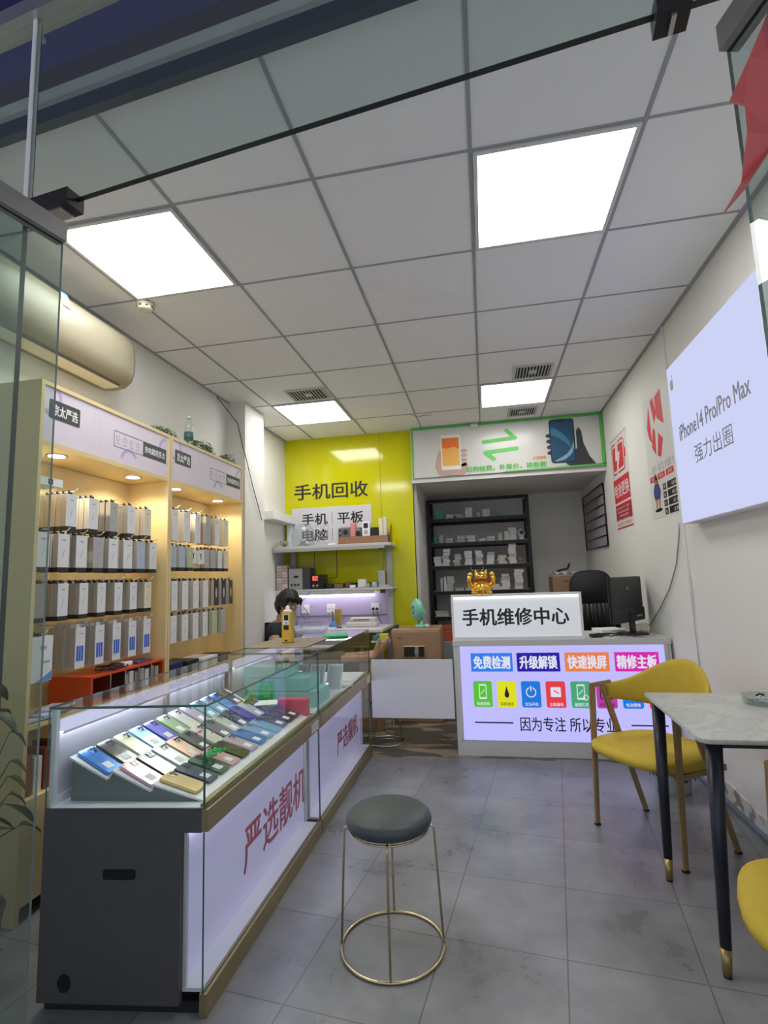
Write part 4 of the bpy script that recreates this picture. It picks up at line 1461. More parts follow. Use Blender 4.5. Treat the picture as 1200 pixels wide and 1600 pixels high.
# ================================================================== BANNER OVER THE NICHE
t = thing('shop_banner', 'white banner with green border showing two hands holding phones', 'banner', (.26, 5.24, 2.26))
q = Pl((0, 5.235, 0), X, Z)
b = MB()
b.box((-.675, 5.238, 2.262), (XR - .006, 5.255, CZ - .006), mat('banner board', (.60, .60, .565), .30, coat=.12))
for a in ((-.675, CZ - .03, XR - .006, CZ - .006), (-.675, 2.262, -.66, CZ - .03), (XR - .035, 2.275, XR - .006, CZ - .03)):
    q.rect(b, *a, GRE, 0, .004)
q.poly(b, [(.25, 2.262), (XR - .006, 2.262), (XR - .006, 2.285), (.25, 2.272)], GRE, 0, .004)
b.build('board', None, t)
b = MB()
SK1 = mat('print pale skin', (.5, .34, .28), .6)
SK2 = mat('print dark hand', (.035, .04, .045), .5)
GP = mat('bright green print', (.08, .55, .06), .4)
# left phone and hand
q.poly(b, [(-.40, 2.264), (-.15, 2.264), (-.10, 2.33), (-.12, 2.40), (-.20, 2.36), (-.34, 2.36), (-.36, 2.44), (-.375, 2.52), (-.395, 2.53), (-.43, 2.42), (-.44, 2.36)], SK1, 0)
for k in range(4):
    q.disc(b, -.155 + .004 * k, 2.37 + k * .048, .034, SK1, 0, ry=.018)
q.rrect(b, -.375, 2.325, -.175, 2.69, .016, mat('print white phone', (.75, .74, .72), .5), .001)
q.rect(b, -.362, 2.365, -.188, 2.655, mat('print orange screen', (.80, .42, .09), .5), .002)
q.poly(b, [(-.362, 2.655), (-.362, 2.56), (-.31, 2.545), (-.24, 2.56), (-.188, 2.535), (-.188, 2.655)], mat('print red orange', (.75, .16, .02), .5), .003)
# arrows
def arrow(v, s_):
    q.line(b, .075 if s_ > 0 else .10, v, .33 if s_ > 0 else .36, v + .012, .036, GP, 0)
q.line(b, .06, 2.585, .37, 2.605, .038, GP, 0)
q.line(b, .37, 2.600, .29, 2.685, .038, GP, .0006)
q.disc(b, .29, 2.685, .02, GP, .001); q.disc(b, .06, 2.585, .019, GP, .001); q.disc(b, .37, 2.603, .019, GP, .001)
q.line(b, .07, 2.475, .38, 2.495, .038, GP, 0)
q.line(b, .07, 2.475, .15, 2.405, .038, GP, .0006)
q.disc(b, .15, 2.405, .02, GP, .001); q.disc(b, .07, 2.475, .019, GP, .001); q.disc(b, .38, 2.495, .019, GP, .001)
q.text(b, '旧的给我，补差价，换新款', .265, 2.315, .78, .056, GRE, .001, .03)
q.text(b, '以旧换新', .59, 2.382, .13, .034, mat('orange print', (.75, .25, .02), .5), .001, .015)
# right phone and dark hand
q.poly(b, [(.84, 2.30), (.90, 2.264), (1.13, 2.264), (1.06, 2.36), (1.01, 2.50), (1.0, 2.62), (.975, 2.66), (.95, 2.62), (.95, 2.45), (.86, 2.40)], SK2, 0)
for k in range(4):
    q.disc(b, .700 - .002 * k, 2.42 + k * .058, .032, SK2, 0, ry=.02)
q.rrect(b, .700, 2.315, .935, 2.755, .03, mat('print black phone', (.01, .015, .02), .4), .001)
q.rrect(b, .710, 2.325, .925, 2.745, .024, mat('print deep blue screen', (.02, .08, .16), .3), .002)
q.poly(b, [(.715, 2.68), (.76, 2.66), (.83, 2.60), (.88, 2.53), (.895, 2.45), (.86, 2.50), (.79, 2.56), (.715, 2.60)], mat('print mid blue', (.05, .19, .33), .3), .003)
q.poly(b, [(.73, 2.335), (.78, 2.36), (.85, 2.40), (.90, 2.46), (.92, 2.53), (.92, 2.46), (.90, 2.40), (.84, 2.35), (.77, 2.33)], mat('print pale blue', (.20, .38, .52), .3), .003)
q.rrect(b, .785, 2.725, .85, 2.738, .006, BLACK, .003)
b.build('banner_print', None, t)
# glossy clear tape wrinkles are left to the coat of the board
b = MB().box((-.06, 5.215, CZ - .05), (.01, 5.23, CZ - .012), WHITE, .003).box((-.03, 5.21, CZ - .03), (-.01, 5.216, CZ - .018), STEEL)
tag(b.build('ceiling_clip', None, None, (-.03, 5.22, CZ - .05)), 'small white box fixed on the top edge of the green framed banner', 'junction box')
# niche wall grid panel
t = thing('wire_grid_panel', 'black wire grid panel on the right wall of the niche', 'grid panel', (1.19, 5.95, 1.5))
GB = mat('black wire', (.02, .02, .022), .4, .5)
b = MB()
y0, y1, z0, z1 = 5.42, 6.5, 1.50, 2.12
for k in range(7):
    z = z0 + (z1 - z0) * k / 6
    b.cyl((1.192, y0, z), (1.192, y1, z), .006, None, GB, 6)
for y in (y0, y1):
    b.cyl((1.196, y, z0), (1.196, y, z1), .008, None, GB, 6)
b.build('wire_grid', None, t)
MB().box((1.198, y0 + .02, z0), (1.2055, y1, z1), mat('grey mauve board', (.36, .33, .36), .6)).build('backing_board', None, t)
# lettering on the yellow wall
q = Pl((0, YB - .001, 0), X, Z)
b = MB()
q.text(b, '手机回收', -1.575, 2.205, .815, .168, INK, .001, .018)
tag(b.build('wall_lettering', None, None, (-1.575, YB, 2.2)), 'large black characters stuck on the yellow wall above the white board', 'lettering')
b = MB()
b.box((-2.01, YB - .010, 1.58), (-1.13, YB - .001, 2.03), mat('white notice board', (.62, .60, .66), .35))
q = Pl((0, YB - .010, 0), X, Z)
q.text(b, '手机', -1.755, 1.905, .28, .122, INK, .001, .022)
q.text(b, '平板', -1.36, 1.905, .28, .122, INK, .001, .022)
q.rect(b, -1.564, 1.84, -1.560, 1.97, INK, .0005)
q.text(b, '电脑', -1.755, 1.735, .28, .122, INK, .001, .022)
q.text(b, '数码', -1.36, 1.735, .28, .122, INK, .001, .022)
q.rect(b, -1.564, 1.67, -1.560, 1.80, INK, .0005)
tag(b.build('notice_board', None, None, (-1.57, YB, 1.58)), 'white board with black characters on the yellow wall behind the upper shelf', 'sign board')
# ================================================================== WORKBENCH
BM_ = mat('grey white bench laminate', (.56, .56, .57), .35)
BF = mat('grey bench frame', (.42, .43, .44), .4, .3)
t = thing('workbench', 'grey white workbench with two overhead shelves against the yellow wall', 'workbench', (-1.5, 5.0, 0))
MB().box((XL + .01, 4.66, .775), (-.93, YB - .005, .80), BM_, .003).build('bench_top', None, t)
for x, y in ((-2.03, 4.70), (-.97, 4.70), (-2.03, 5.24), (-.97, 5.24)):
    MB().box((x - .025, y - .02, 0), (x + .025, y + .02, .775), BF).build('leg', None, t)
MB().box((XL + .005, YB - .012, .80), (-.99, YB - .001, 1.13), mat('lilac back board', (.50, .43, .66), .35)).build('back_board', None, t)
MB().box((XL + .01, 4.93, 1.572), (-.885, YB - .012, 1.600), BM_, .003).build('upper_shelf', None, t)
MB().box((XL + .01, 4.93, 1.545), (-.94, 4.95, 1.572), BF).build('shelf_rail', None, t)
MB().box((XL + .01, 4.97, 1.150), (-.885, YB - .012, 1.170), BM_, .003).build('middle_shelf', None, t)
for x in (-1.99, -.955):
    MB().box((x - .028, 5.245, .80), (x + .028, 5.285, 1.58), BF).build('post', None, t)
for z in (1.535, 1.115):
    MB().box((-1.0, 4.955, z), (-.955, 4.985, z + .035), BLACK).build('bracket', None, t)
MB().box((XL + .01, YB - .022, .885), (-1.0, YB - .012, .895), mat('dark bench strip', (.2, .2, .22), .5)).build('cable_strip', None, t)
b = MB().cyl((-1.95, 5.20, 1.095), (-1.11, 5.20, 1.095), .012, None, glow('tube light', (1, .97, 1), 9), 12)
tag(b.build('led_tube', None, None, (-1.53, 5.20, 1.095)), 'long white LED tube glowing under the middle shelf of the workbench', 'tube light')
b2 = MB().box((-1.95, 5.19, 1.108), (-1.11, 5.21, 1.150), WHITE)
b2.build('tube_holder', None, t)
b = MB().tube([(-1.66, 4.98, 1.57), (-1.66, 4.97, 1.30), (-1.655, 4.97, 1.275), (-1.44, 4.97, 1.275), (-1.43, 4.97, 1.285), (-1.43, 4.98, 1.57)], .004, BLACK, 6)
b.build('wire_hanger', None, t)
def gitem(name, lab, cat, a, c, m_, bev=.003, rz=0, group=None):
    return cbox(name, lab, cat, a, c, m_, bev, rz, group)
# upper shelf
t = thing('glass_dome', 'clear dome cover with trinkets on the left of the upper shelf', 'dome', (-1.82, 5.1, 1.6005))
MB().lathe([(.105, 0), (.118, .02), (.12, .12), (.105, .19), (.07, .228), (.02, .24), (.001, .241)], (-1.82, 5.1, 1.6005), PET, 28).build('dome', None, t)
b = MB()
for k in range(12):
    a = k * 2.4
    b.ell((-1.82 + .06 * cos(a) * (k % 3 + 1) / 3, 5.1 + .05 * sin(a), 1.625 + .012 * (k % 4)), .018, [PK_G, CREAM, PK_T, PET][k % 4], sub=1)
b.build('trinkets', None, t)
CHR = mat('chrome wire', (.6, .6, .58), .2, 1)
for k, x in enumerate((-1.655, -1.575)):
    t = thing('capsule_rack', 'chrome ring rack on the upper shelf, %s one beside the dome' % ['nearer', 'farther'][k], 'rack', (x, 5.1, 1.6005), 0, 'chrome ring racks')
    b = MB()
    b.tube([(x, 5.12, 1.605), (x, 5.12, 1.83)], .003, CHR, 6)
    b.build('stem', None, t)
    for j in range(4):
        z = 1.635 + j * .055
        for s_ in (-1,):
            b = MB().tube([(x + .024 * cos(a_), 5.11, z + .024 * sin(a_)) for a_ in [i * pi / 6 for i in range(12)]], .0025, CHR, 6, True)
            b.build('ring', None, t)
WD = mat('reddish wood box', (.30, .15, .08), .5, noise=.2, nscale=12)
t = thing('parts_box', 'open reddish wooden box full of parts on the right of the upper shelf', 'wooden box', (-1.15, 5.08, 1.6005))
for a, c in (((-1.42, 5.0, 1.6005), (-.90, 5.01, 1.675)), ((-1.42, 5.16, 1.6005), (-.90, 5.17, 1.69)), ((-1.42, 5.01, 1.6005), (-1.41, 5.16, 1.69)), ((-1.41, 5.01, 1.6005), (-.91, 5.16, 1.606))):
    MB().box(a, c, WD).build('side_board', None, t)
MB().prism([(-.91, 5.0, 1.6005), (-.91, 5.17, 1.6005), (-.91, 5.17, 1.80), (-.91, 5.0, 1.68)], (.01, 0, 0), WD).build('side_board', None, t)
for k, (x0, x1, h, m_, nm, cat) in enumerate(((-1.40, -1.30, .17, mat('grey gadget', (.14, .14, .14), .4), 'dark grey round lensed gadget', 'gadget'), (-1.30, -1.25, .21, mat('pink packet', (.7, .25, .25), .5), 'pink packet', 'packet'),
                                        (-1.25, -1.19, .15, mat('grey gadget'), 'grey rounded gadget', 'gadget'), (-1.18, -1.10, .22, PAPERW, 'white printed phone box', 'box'),
                                        (-1.09, -1.02, .155, BLACK, 'black cube', 'box'), (-1.01, -.97, .24, PK_C, 'cream upright card', 'card'), (-.965, -.93, .25, PK_C, 'cream taller upright card', 'card'))):
    b = MB().box((x0, 5.04, 1.6065), (x1, 5.12, 1.6065 + h), m_, .01 if 'gadget' in nm else .002)
    if 'gadget' in nm:
        b.cyl(((x0 + x1) / 2, 5.04, 1.6065 + h - .05), ((x0 + x1) / 2, 5.035, 1.6065 + h - .05), .025, None, BLACK, 14)
    if 'printed' in nm:
        q = Pl((x0, 5.04, 1.6065), X, Z)
        q.rect(b, .015, h - .07, .06, h - .02, BLACK); q.rect(b, .02, .09, .055, .13, PK_G)
    tag(b.build('boxed_part', None, None, ((x0 + x1) / 2, 5.08, 1.6065)), '%s standing in the wooden parts box, %s from its left' % (nm, ORD[k]), cat)
gitem('paper_scrap', 'white crumpled paper between the ring racks and the wooden box', 'paper', (-1.53, 4.99, 1.6005), (-1.45, 5.06, 1.615), PAPERW, .006)
# middle shelf
PKD = mat('pink white drawer plastic', (.58, .42, .40), .4)
t = thing('drawer_cabinet', 'pink and white stacked mini drawer cabinet at the left of the middle shelf', 'drawer unit', (-2.0, 5.1, 1.1705))
MB().box((XL + .012, 5.02, 1.1705), (-1.96, 5.20, 1.42), mat('drawer carcass', (.50, .40, .38), .5)).build('carcass', None, t)
for r_ in range(4):
    for c_ in range(2):
        x0 = XL + .014 + c_ * .058
        z0 = 1.176 + r_ * .061
        d = MB().box((x0, 5.008, z0), (x0 + .054, 5.03, z0 + .055), [PKD, mat('pale drawer front', (.66, .58, .56), .4)][(r_ + c_) % 2], .003).build('drawer', None, t)
        MB().tube([(x0 + .015, 5.007, z0 + .03), (x0 + .018, 5.0, z0 + .022), (x0 + .036, 5.0, z0 + .022), (x0 + .039, 5.007, z0 + .03)], .0022, mat('dark red pull', (.35, .05, .05), .4), 5).build('drawer_pull', None, d)
t = thing('power_supply', 'grey bench power supply with dark side on the middle shelf', 'instrument', (-1.85, 5.1, 1.1705))
MB().box((-1.945, 5.01, 1.1705), (-1.72, 5.20, 1.385), mat('dark instrument case', (.05, .05, .055), .5), .003).build('case', None, t)
MB().box((-1.943, 5.004, 1.173), (-1.80, 5.011, 1.380), mat('instrument front', (.33, .34, .34), .4)).build('front_panel', None, t)
for k in range(3):
    MB().cyl((-1.91 + k * .035, 5.004, 1.22), (-1.91 + k * .035, 4.992, 1.22), .010, None, BLACK, 12).build('knob', None, t)
MB().box((-1.89, 5.002, 1.29), (-1.84, 5.0042, 1.31), BLACK).build('display', None, t)
t = thing('heat_gun_station', 'small black rework station with red digits on the middle shelf', 'instrument', (-1.66, 5.1, 1.1705))
MB().box((-1.71, 5.01, 1.1705), (-1.59, 5.18, 1.315), BLACK, .004).build('case', None, t)
MB().box((-1.695, 5.006, 1.255), (-1.64, 5.0105, 1.30), glow('red digits', (1, .12, .08), 1.2)).build('display', None, t)
for k in range(2):
    MB().cyl((-1.685 + k * .04, 5.01, 1.205), (-1.685 + k * .04, 4.998, 1.205), .011, None, PK_G, 12).build('knob', None, t)
for k, (x0, x1, y, h, m_, nm) in enumerate(((-1.575, -1.50, 5.05, .05, BLACK, 'black hand tool'), (-1.49, -1.40, 5.04, .045, mat('brown tray', (.2, .13, .08), .6), 'brown tray'),
                                  (-1.39, -1.33, 5.10, .06, mat('brown tray'), 'small brown box'), (-1.32, -1.27, 5.02, .03, PAPERW, 'white flat adaptor'),
                                  (-1.255, -1.17, 5.08, .085, PAPERW, 'white crumpled bag'), (-1.16, -1.12, 5.03, .04, PK_G, 'grey block'),
                                  (-1.10, -1.05, 5.02, .05, mat('pale teal tub', (.3, .55, .52), .4), 'pale teal tub'), (-1.06, -.99, 5.14, .165, mat('pale grey device', (.5, .52, .52), .4), 'tall pale grey device'),
                                  (-1.03, -.93, 5.03, .022, PK_G, 'flat grey phone'))):
    gitem('shelf_item', '%s lying on the middle shelf of the workbench' % nm, 'clutter', (x0, y, 1.1705), (x1, y + .08, 1.1705 + h), m_, .012 if h > .03 else .004, .1)
b = MB()
for k in range(4):
    pts = [(-1.52 + .48 * j / 20 + .02 * sin(j * 2.1 + k), 5.18 + .03 * sin(j * 1.3 + k * 2), 1.182 + .035 * abs(sin(j * .8 + k))) for j in range(21)]
    b.tube(pts, .005, CAB, 6)
tag(b.build('cable_heap', None, None, (-1.3, 5.15, 1.1705)), 'heap of black cables along the back of the middle shelf', 'cable')
b = MB()
b.tube([(-1.87, 4.965, 1.15), (-1.86, 4.95, 1.10), (-1.80, 4.95, 1.02), (-1.80, 4.95, .93), (-1.76, 4.95, .88), (-1.71, 4.95, .90), (-1.74, 4.95, .96), (-1.80, 4.95, 1.04), (-1.72, 4.96, 1.13), (-1.70, 4.965, 1.15)], .004, mat('grey violet cable', (.12, .1, .18), .5), 6)
tag(b.build('hanging_cable', None, None, (-1.8, 4.95, 1.0)), 'looping grey cable hanging from the middle shelf in front of the lilac board', 'cable')
# sockets
for k, (x, lab) in enumerate(((-1.87, 'white wall socket on the lilac board behind the seated person'), (-1.592, 'white wall socket on the lilac board in the middle of the bench'), (-1.12, 'white wall socket with two black plugs at the right of the lilac board'))):
    t = thing('wall_socket', lab, 'socket', (x, YB - .012, .965), 0, 'white sockets on the lilac board')
    MB().box((x - .045, YB - .022, .92), (x + .045, YB - .0125, 1.01), PAPERW, .003).build('plate', None, t)
    b = MB()
    for s_ in (-1, 1):
        b.box((x + s_ * .018 - .003, YB - .0228, .955), (x + s_ * .018 + .003, YB - .0218, .968), BLACK)
    b.build('slots', None, t)
for k, x in enumerate((-1.14, -1.10)):
    t = thing('black_plug', 'black plug in the right hand bench socket, %s of two' % ['left', 'right'][k], 'plug', (x, YB - .025, .95), 0, 'black plugs in the right bench socket')
    MB().cyl((x, YB - .0235, .95), (x, YB - .055, .95), .014, .012, BLACK, 12).build('plug_body', None, t)
    MB().tube([(x, YB - .055, .95), (x + .01, YB - .08, .90), (x + .03, YB - .06, .84), (x + .04, YB - .04, .805)], .0035, CAB, 6).build('plug_cable', None, t)
# bench top items
t = thing('tool_holder', 'small blue tool holder with pens on the workbench', 'holder', (-1.50, 5.05, .8005))
MB().lathe([(.045, 0), (.04, .02), (.022, .03), (.022, .055)], (-1.50, 5.05, .8005), mat('blue plastic', (.06, .22, .5), .4), 18).build('base', None, t)
for k in range(4):
    MB().cyl((-1.51 + .008 * k, 5.05, .83), (-1.53 + .02 * k, 5.05, .95), .004, None, [STEEL, BLACK, STEEL, mat('blue plastic')][k], 8).build('pen', None, t)
gitem('yellow_tin', 'narrow tall yellow box standing on the workbench under the middle socket', 'box', (-1.530 + .02, 5.12, .8005), (-1.452 + .01, 5.16, .965), YB_, .004)
t = thing('printer', 'low cream label machine on the right of the workbench', 'machine', (-1.2, 5.0, .8005))
MB().box((-1.34, 4.93, .8005), (-1.04, 5.08, .845), mat('cream machine shell', (.64, .60, .58), .4), .008).build('shell', None, t)
MB().box((-1.32, 4.98, .845), (-1.06, 5.08, .885), mat('cream machine shell'), .010).build('cover', None, t)
MB().box((-1.28, 4.976, .862), (-1.12, 4.981, .870), mat('dark slit', (.08, .03, .02), .5)).build('feed_slot', None, t)
gitem('clear_case', 'clear plastic case on the workbench behind the yellow bottle', 'case', (-1.78, 4.85, .8005), (-1.58, 4.98, .86), PET, .008)
gitem('black_tweezer_case', 'small black case lying on the workbench left of the cream machine', 'case', (-1.42, 4.88, .8005), (-1.37, 4.90, .812), BLACK, .002)
# ================================================================== LEFT ALCOVE BITS
t = thing('wall_bracket', 'white pipe cover box on the left wall above the bench plants', 'pipe box', (-2.0, 4.9, 1.86))
MB().box((XL + .001, 4.72, 1.86), (-1.975, YB - .012, 1.945), WHITE, .004).build('cover', None, t)
MB().box((-2.05, 5.24, 1.61), (-2.00, 5.284, 1.86), WHITE, .004).build('downpipe', None, t)
b = MB()
for k in range(46):
    a = random.random() * 6.28
    r_ = random.uniform(.05, .12)
    c = Vector((-2.0, 5.05, 1.602))
    e = c + Vector((cos(a) * r_, sin(a) * r_ - .06, random.uniform(-.03, .06)))
    e.x = max(e.x, XL + .01)
    e.y = min(e.y, 5.25)
    b.tube([c + Vector((0, 0, .005)), (c + e) / 2 + Z * .05, e + Z * .01], [.004, .003, .001], mat('dry pale leaf', (.45, .45, .36), .6), 4)
tag(b.build('dried_grass', None, None, (-2.0, 5.05, 1.6)), 'pale dried grass tuft at the left end of the upper shelf', 'dried plant')
b = MB().tube([(XL + .006, 3.80, CZ - .01), (XL + .10, 3.985, 2.60), (-1.94, 3.985, 2.38), (-1.915, 3.985, 2.30), (-1.915, 4.10, 2.10), (-1.915, 4.3, 1.80)], .0035, CAB, 6)
tag(b.build('loose_cable', None, None, (-1.95, 4.0, 2.3)), 'thin dark cable slung down across the left column', 'cable')
# ================================================================== SAFE, FAN, SIDE TABLE
SAF = mat('tan safe enamel', (.36, .22, .13), .4)
t = thing('safe', 'tan brown safe with black keypad panel behind the swing gate', 'safe', (-.64, 4.86, 0))
MB().box((-.855, 4.68, .0), (-.42, 5.05, .80), SAF, .012, seg=3).build('body', None, t)
MB().box((-.835, 4.670, .05), (-.44, 4.679, .775), SAF, .003).build('door', None, t)
b = MB().box((-.75, 4.655, .555), (-.555, 4.669, .655), mat('brass edge', (.6, .48, .25), .3, .8), .003).box((-.742, 4.651, .562), (-.645, 4.656, .648), BLACK).box((-.615, 4.651, .562), (-.562, 4.656, .648), BLACK)
b.build('keypad_panel', None, t)
b = MB().cyl((-.63, 4.655, .605), (-.63, 4.635, .605), .020, None, STEEL, 16).box((-.634, 4.628, .58), (-.626, 4.636, .63), STEEL)
b.build('turn_knob', None, t)
q = Pl((-.80, 4.6695, .71), X, Z)
b = MB()
q.text(b, 'ALL', .03, .015, .05, .022, mat('dark brass', (.15, .1, .03), .4, .6), .001, .02)
b.build('maker_badge', None, t)
TE = mat('mint plastic', (.22, .58, .42), .35)
t = thing('desk_fan', 'small mint green desk fan standing on the safe', 'fan', (-.62, 4.80, .8005))
MB().lathe([(.055, 0), (.06, .008), (.045, .025), (.018, .035), (.016, .06)], (-.60, 4.80, .8005), TE).build('fan_base', None, t)
b = MB()
Mf = Matrix.Translation((-.63, 4.79, .96)) @ Matrix.Rotation(radians(-62), 4, 'Z') @ Matrix.Rotation(radians(90), 4, 'X')
tmp = MB().lathe([(.03, -.05), (.085, -.03), (.10, -.012), (.10, .012), (.085, .028), (.05, .035)], (0, 0, 0), TE, 24)
b._merge(tmp.bm, TE, Mf, True)
b.build('cage', None, t)
b = MB()
for k in range(14):
    a = k * pi / 7
    p0 = Mf @ Vector((.02 * cos(a), .02 * sin(a), .042)); p1 = Mf @ Vector((.095 * cos(a), .095 * sin(a), .018))
    b.tube([p0, p1], .0018, mat('dark mint', (.05, .2, .15), .4), 5)
b.build('grille', None, t)
MB().tube([(-.60, 4.80, .86), (-.575, 4.80, .90), (-.57, 4.80, .96)], .012, TE, 8).build('arm', None, t)
gitem('white_mouse', 'small white rounded object beside the mint fan on the safe', 'object', (-.56, 4.74, .8005), (-.52, 4.78, .835), PAPERW, .015)
t = thing('side_table', 'small grey side table between the workbench and the safe', 'side table', (-.91, 4.67, 0))
MB().box((-1.03, 4.62, .69), (-.865, 4.72, .705), BM_, .002).build('top', None, t)
MB().box((-.97, 4.65, 0), (-.93, 4.69, .69), BF).build('leg', None, t)
MB().box((-1.02, 4.62, 0), (-.875, 4.72, .02), BF).build('foot', None, t)
gitem('yellow_block', 'small yellow block on the side table left of the safe', 'block', (-.955, 4.63, .7055), (-.88, 4.69, .765), mat('lemon plastic', (.6, .58, .05), .4), .006)
gitem('blue_clip', 'small blue green tool on the side table beside the yellow block', 'tool', (-1.02, 4.64, .7055), (-.97, 4.69, .75), mat('petrol plastic', (.03, .2, .25), .4), .01)
gitem('black_clip', 'dark knob shaped tool on the safe left edge', 'tool', (-.845, 4.76, .8005), (-.80, 4.80, .835), mat('dark blue plastic', (.02, .03, .08), .4), .014)
for k in range(4):
    gitem('orange_box', 'flat orange red box behind the desk, %s of the stack' % ['lowest', 'second', 'third', 'topmost'][k], 'box', (-.46, 5.60, .58 + k * .04), (-.37, 5.72, .617 + k * .04), mat('orange red box', (.45, .08, .03), .4), .003, 0, 'orange boxes stacked behind the desk')
gitem('grey_cupboard', 'low grey cupboard behind the repair desk, under the orange boxes', 'cupboard', (-.52, 5.55, 0), (-.30, 5.80, .5795), mat('grey cupboard', (.25, .26, .27), .5), .003)
# ================================================================== NICHE RACK
RK = mat('black steel rack', (.012, .012, .014), .4, .4)
t = thing('storage_rack', 'black steel storage rack with five grey shelves in the niche', 'rack', (-.05, 6.3, 0))
rx0, rx1, ry0, ry1 = -.625, .515, 6.14, 6.5
for x in (rx0, rx1):
    for y in (ry0, ry1):
        MB().box((x - .02, y - .018, 0), (x + .02, y + .018, 2.16), RK).build('post', None, t)
SZ = [1.93, 1.645, 1.375, 1.085, .795, .4]
for z in SZ:
    s_ = MB().box((rx0 + .02, ry0 - .01, z - .008), (rx1 - .02, ry1 + .01, z), mat('grey shelf sheet', (.30, .30, .31), .5)).build('shelf', None, t)
    b = MB().box((rx0 + .02, ry0 - .014, z - .045), (rx1 - .02, ry0 - .011, z - .004), RK)
    b.box((rx0 + .02, ry1 + .011, z - .045), (rx1 - .02, ry1 + .014, z - .004), RK)
    b.build('beam', None, s_)
MB().box((rx0 + .02, ry0 - .014, 2.12), (rx1 - .02, ry0 - .002, 2.16), RK).build('top_beam', None, t)
SN = ['top', 'second', 'third', 'fourth', 'fifth']
WBX = [mat('white small carton', (.62, .61, .60), .55), mat('grey small carton', (.42, .42, .41), .55), mat('cream small carton', (.55, .5, .42), .55), mat('brown small carton', (.25, .13, .07), .6), mat('teal small carton', (.03, .30, .24), .5)]
WN = ['white', 'grey', 'cream', 'brown', 'teal']
# shelf: list of (x, width, n boxes, box height, colour)
LAY = [[(-.50, .09, 1, .105, 4), (-.37, .09, 2, .022, 0), (-.26, .10, 2, .02, 1), (-.15, .09, 3, .038, 0), (-.04, .04, 1, .05, 1), (.05, .085, 3, .028, 2), (.20, .07, 1, .025, 4)],
       [(-.55, .05, 1, .075, 4), (-.48, .05, 1, .09, 0), (-.38, .10, 2, .024, 1), (-.26, .10, 2, .036, 1), (-.14, .10, 2, .035, 0), (-.01, .09, 1, .03, 0), (.09, .10, 2, .024, 0), (.20, .05, 1, .085, 1), (.26, .05, 1, .10, 0), (.34, .09, 4, .034, 0)],
       [(-.54, .09, 3, .036, 0), (-.44, .09, 5, .038, 0), (-.31, .08, 4, .032, 1), (-.18, .09, 4, .040, 0), (-.06, .09, 4, .040, 0), (.07, .09, 4, .034, 0), (.20, .10, 3, .032, 2), (.32, .09, 6, .037, 0), (.40, .05, 2, .034, 3)],
       [(-.50, .03, 1, .15, 1), (-.46, .03, 1, .16, 0), (-.41, .09, 4, .041, 1), (-.30, .10, 1, .03, 1), (.11, .09, 2, .03, 0), (.22, .10, 5, .034, 0), (.37, .10, 6, .036, 0), (-.20, .08, 1, .028, 2)],
       [(-.52, .16, 2, .03, 1), (.20, .12, 2, .04, 0), (.35, .12, 2, .04, 2)]]
proto = MB().box((-.5, -.5, 0), (.5, .5, 1), WBX[0]).build('small_carton')
first = True
for s_, lay in enumerate(LAY):
    for k, (x, wd, n, h, c) in enumerate(lay):
        for j in range(n):
            o = proto if first else clone(proto)
            first = False
            o.location = (x + random.uniform(-.006, .006), ry0 + .06 + random.uniform(-.01, .01), SZ[s_] + .0005 + j * (h + .0008))
            o.scale = (wd * random.uniform(.85, 1), .11, h)
            o.rotation_euler = (0, 0, random.uniform(-.15, .15) if wd > .05 else 0)
            cc = c if random.random() > .2 or c > 2 else (c + 1) % 3
            slotmat(o, 0, WBX[cc])
            pos = 'single' if n == 1 else ('topmost' if j == n - 1 else ('lowest' if j == 0 else ORD[j] + ' from below'))
            tag(o, '%s small carton, %s in pile %s of the %s rack shelf' % (WN[cc], pos, ['leftmost', 'two', 'three', 'four', 'five', 'six', 'seven', 'eight', 'nine', 'ten'][k], SN[s_]), 'small box', 'small cartons on the niche rack')
t = thing('security_camera', 'white round camera with black lens at the right end of the second rack shelf', 'camera', (.435, 6.2, 1.6455))
MB().lathe([(.03, 0), (.035, .01), (.02, .03)], (.435, 6.2, 1.6455), WHITE).build('base', None, t)
MB().ell((.435, 6.2, 1.6455 + .075), (.045, .045, .05), WHITE, sub=3).build('head', None, t)
MB().cyl((.435, 6.165, 1.725), (.435, 6.150, 1.725), .024, None, BLACK, 18).build('lens', None, t)
# niche extras
t = thing('carton', 'brown cardboard carton stacked behind the repair desk beside the black chair', 'carton', (.83, 5.9, 0))
KB = mat('cardboard', (.27, .16, .09), .65)
MB().box((.69, 5.76, .0), (1.05, 6.1, 1.21), KB, .003).build('carton_body', None, t)
b = MB()
for k in range(5):
    b.box((.80 + k * .03, 5.757, 1.15), (.82 + k * .03, 5.7595, 1.17), mat('dark carton print', (.1, .05, .03), .6))
b.build('carton_print', None, t)
b = MB()
i = b.mi(PAPERW)
n = 14
vs = [[b.bm.verts.new((.68 + .30 * a / n, 5.75 + .28 * c / n, 1.228 + .02 * sin(a * 1.7) * cos(c * 1.3) + .01 * random.random() + .012)) for c in range(n + 1)] for a in range(n + 1)]
for a in range(n):
    for c in range(n):
        b.bm.faces.new([vs[a][c], vs[a + 1][c], vs[a + 1][c + 1], vs[a][c + 1]])
bmesh.ops.solidify(b.bm, geom=list(b.bm.faces), thickness=.012)
tag(b.build('plastic_bag', mat('pale crumpled bag', (.5, .5, .52), .4), None, (.83, 5.9, 1.22)), 'pale crumpled plastic bag lying on the brown carton', 'bag')
CH = mat('black chair fabric', (.012, .012, .016), .8)
t = thing('office_chair', 'black office chair with rounded back standing behind the repair desk', 'chair', (.90, 4.85, 0), radians(18), None, True)
b = MB()
prof = []
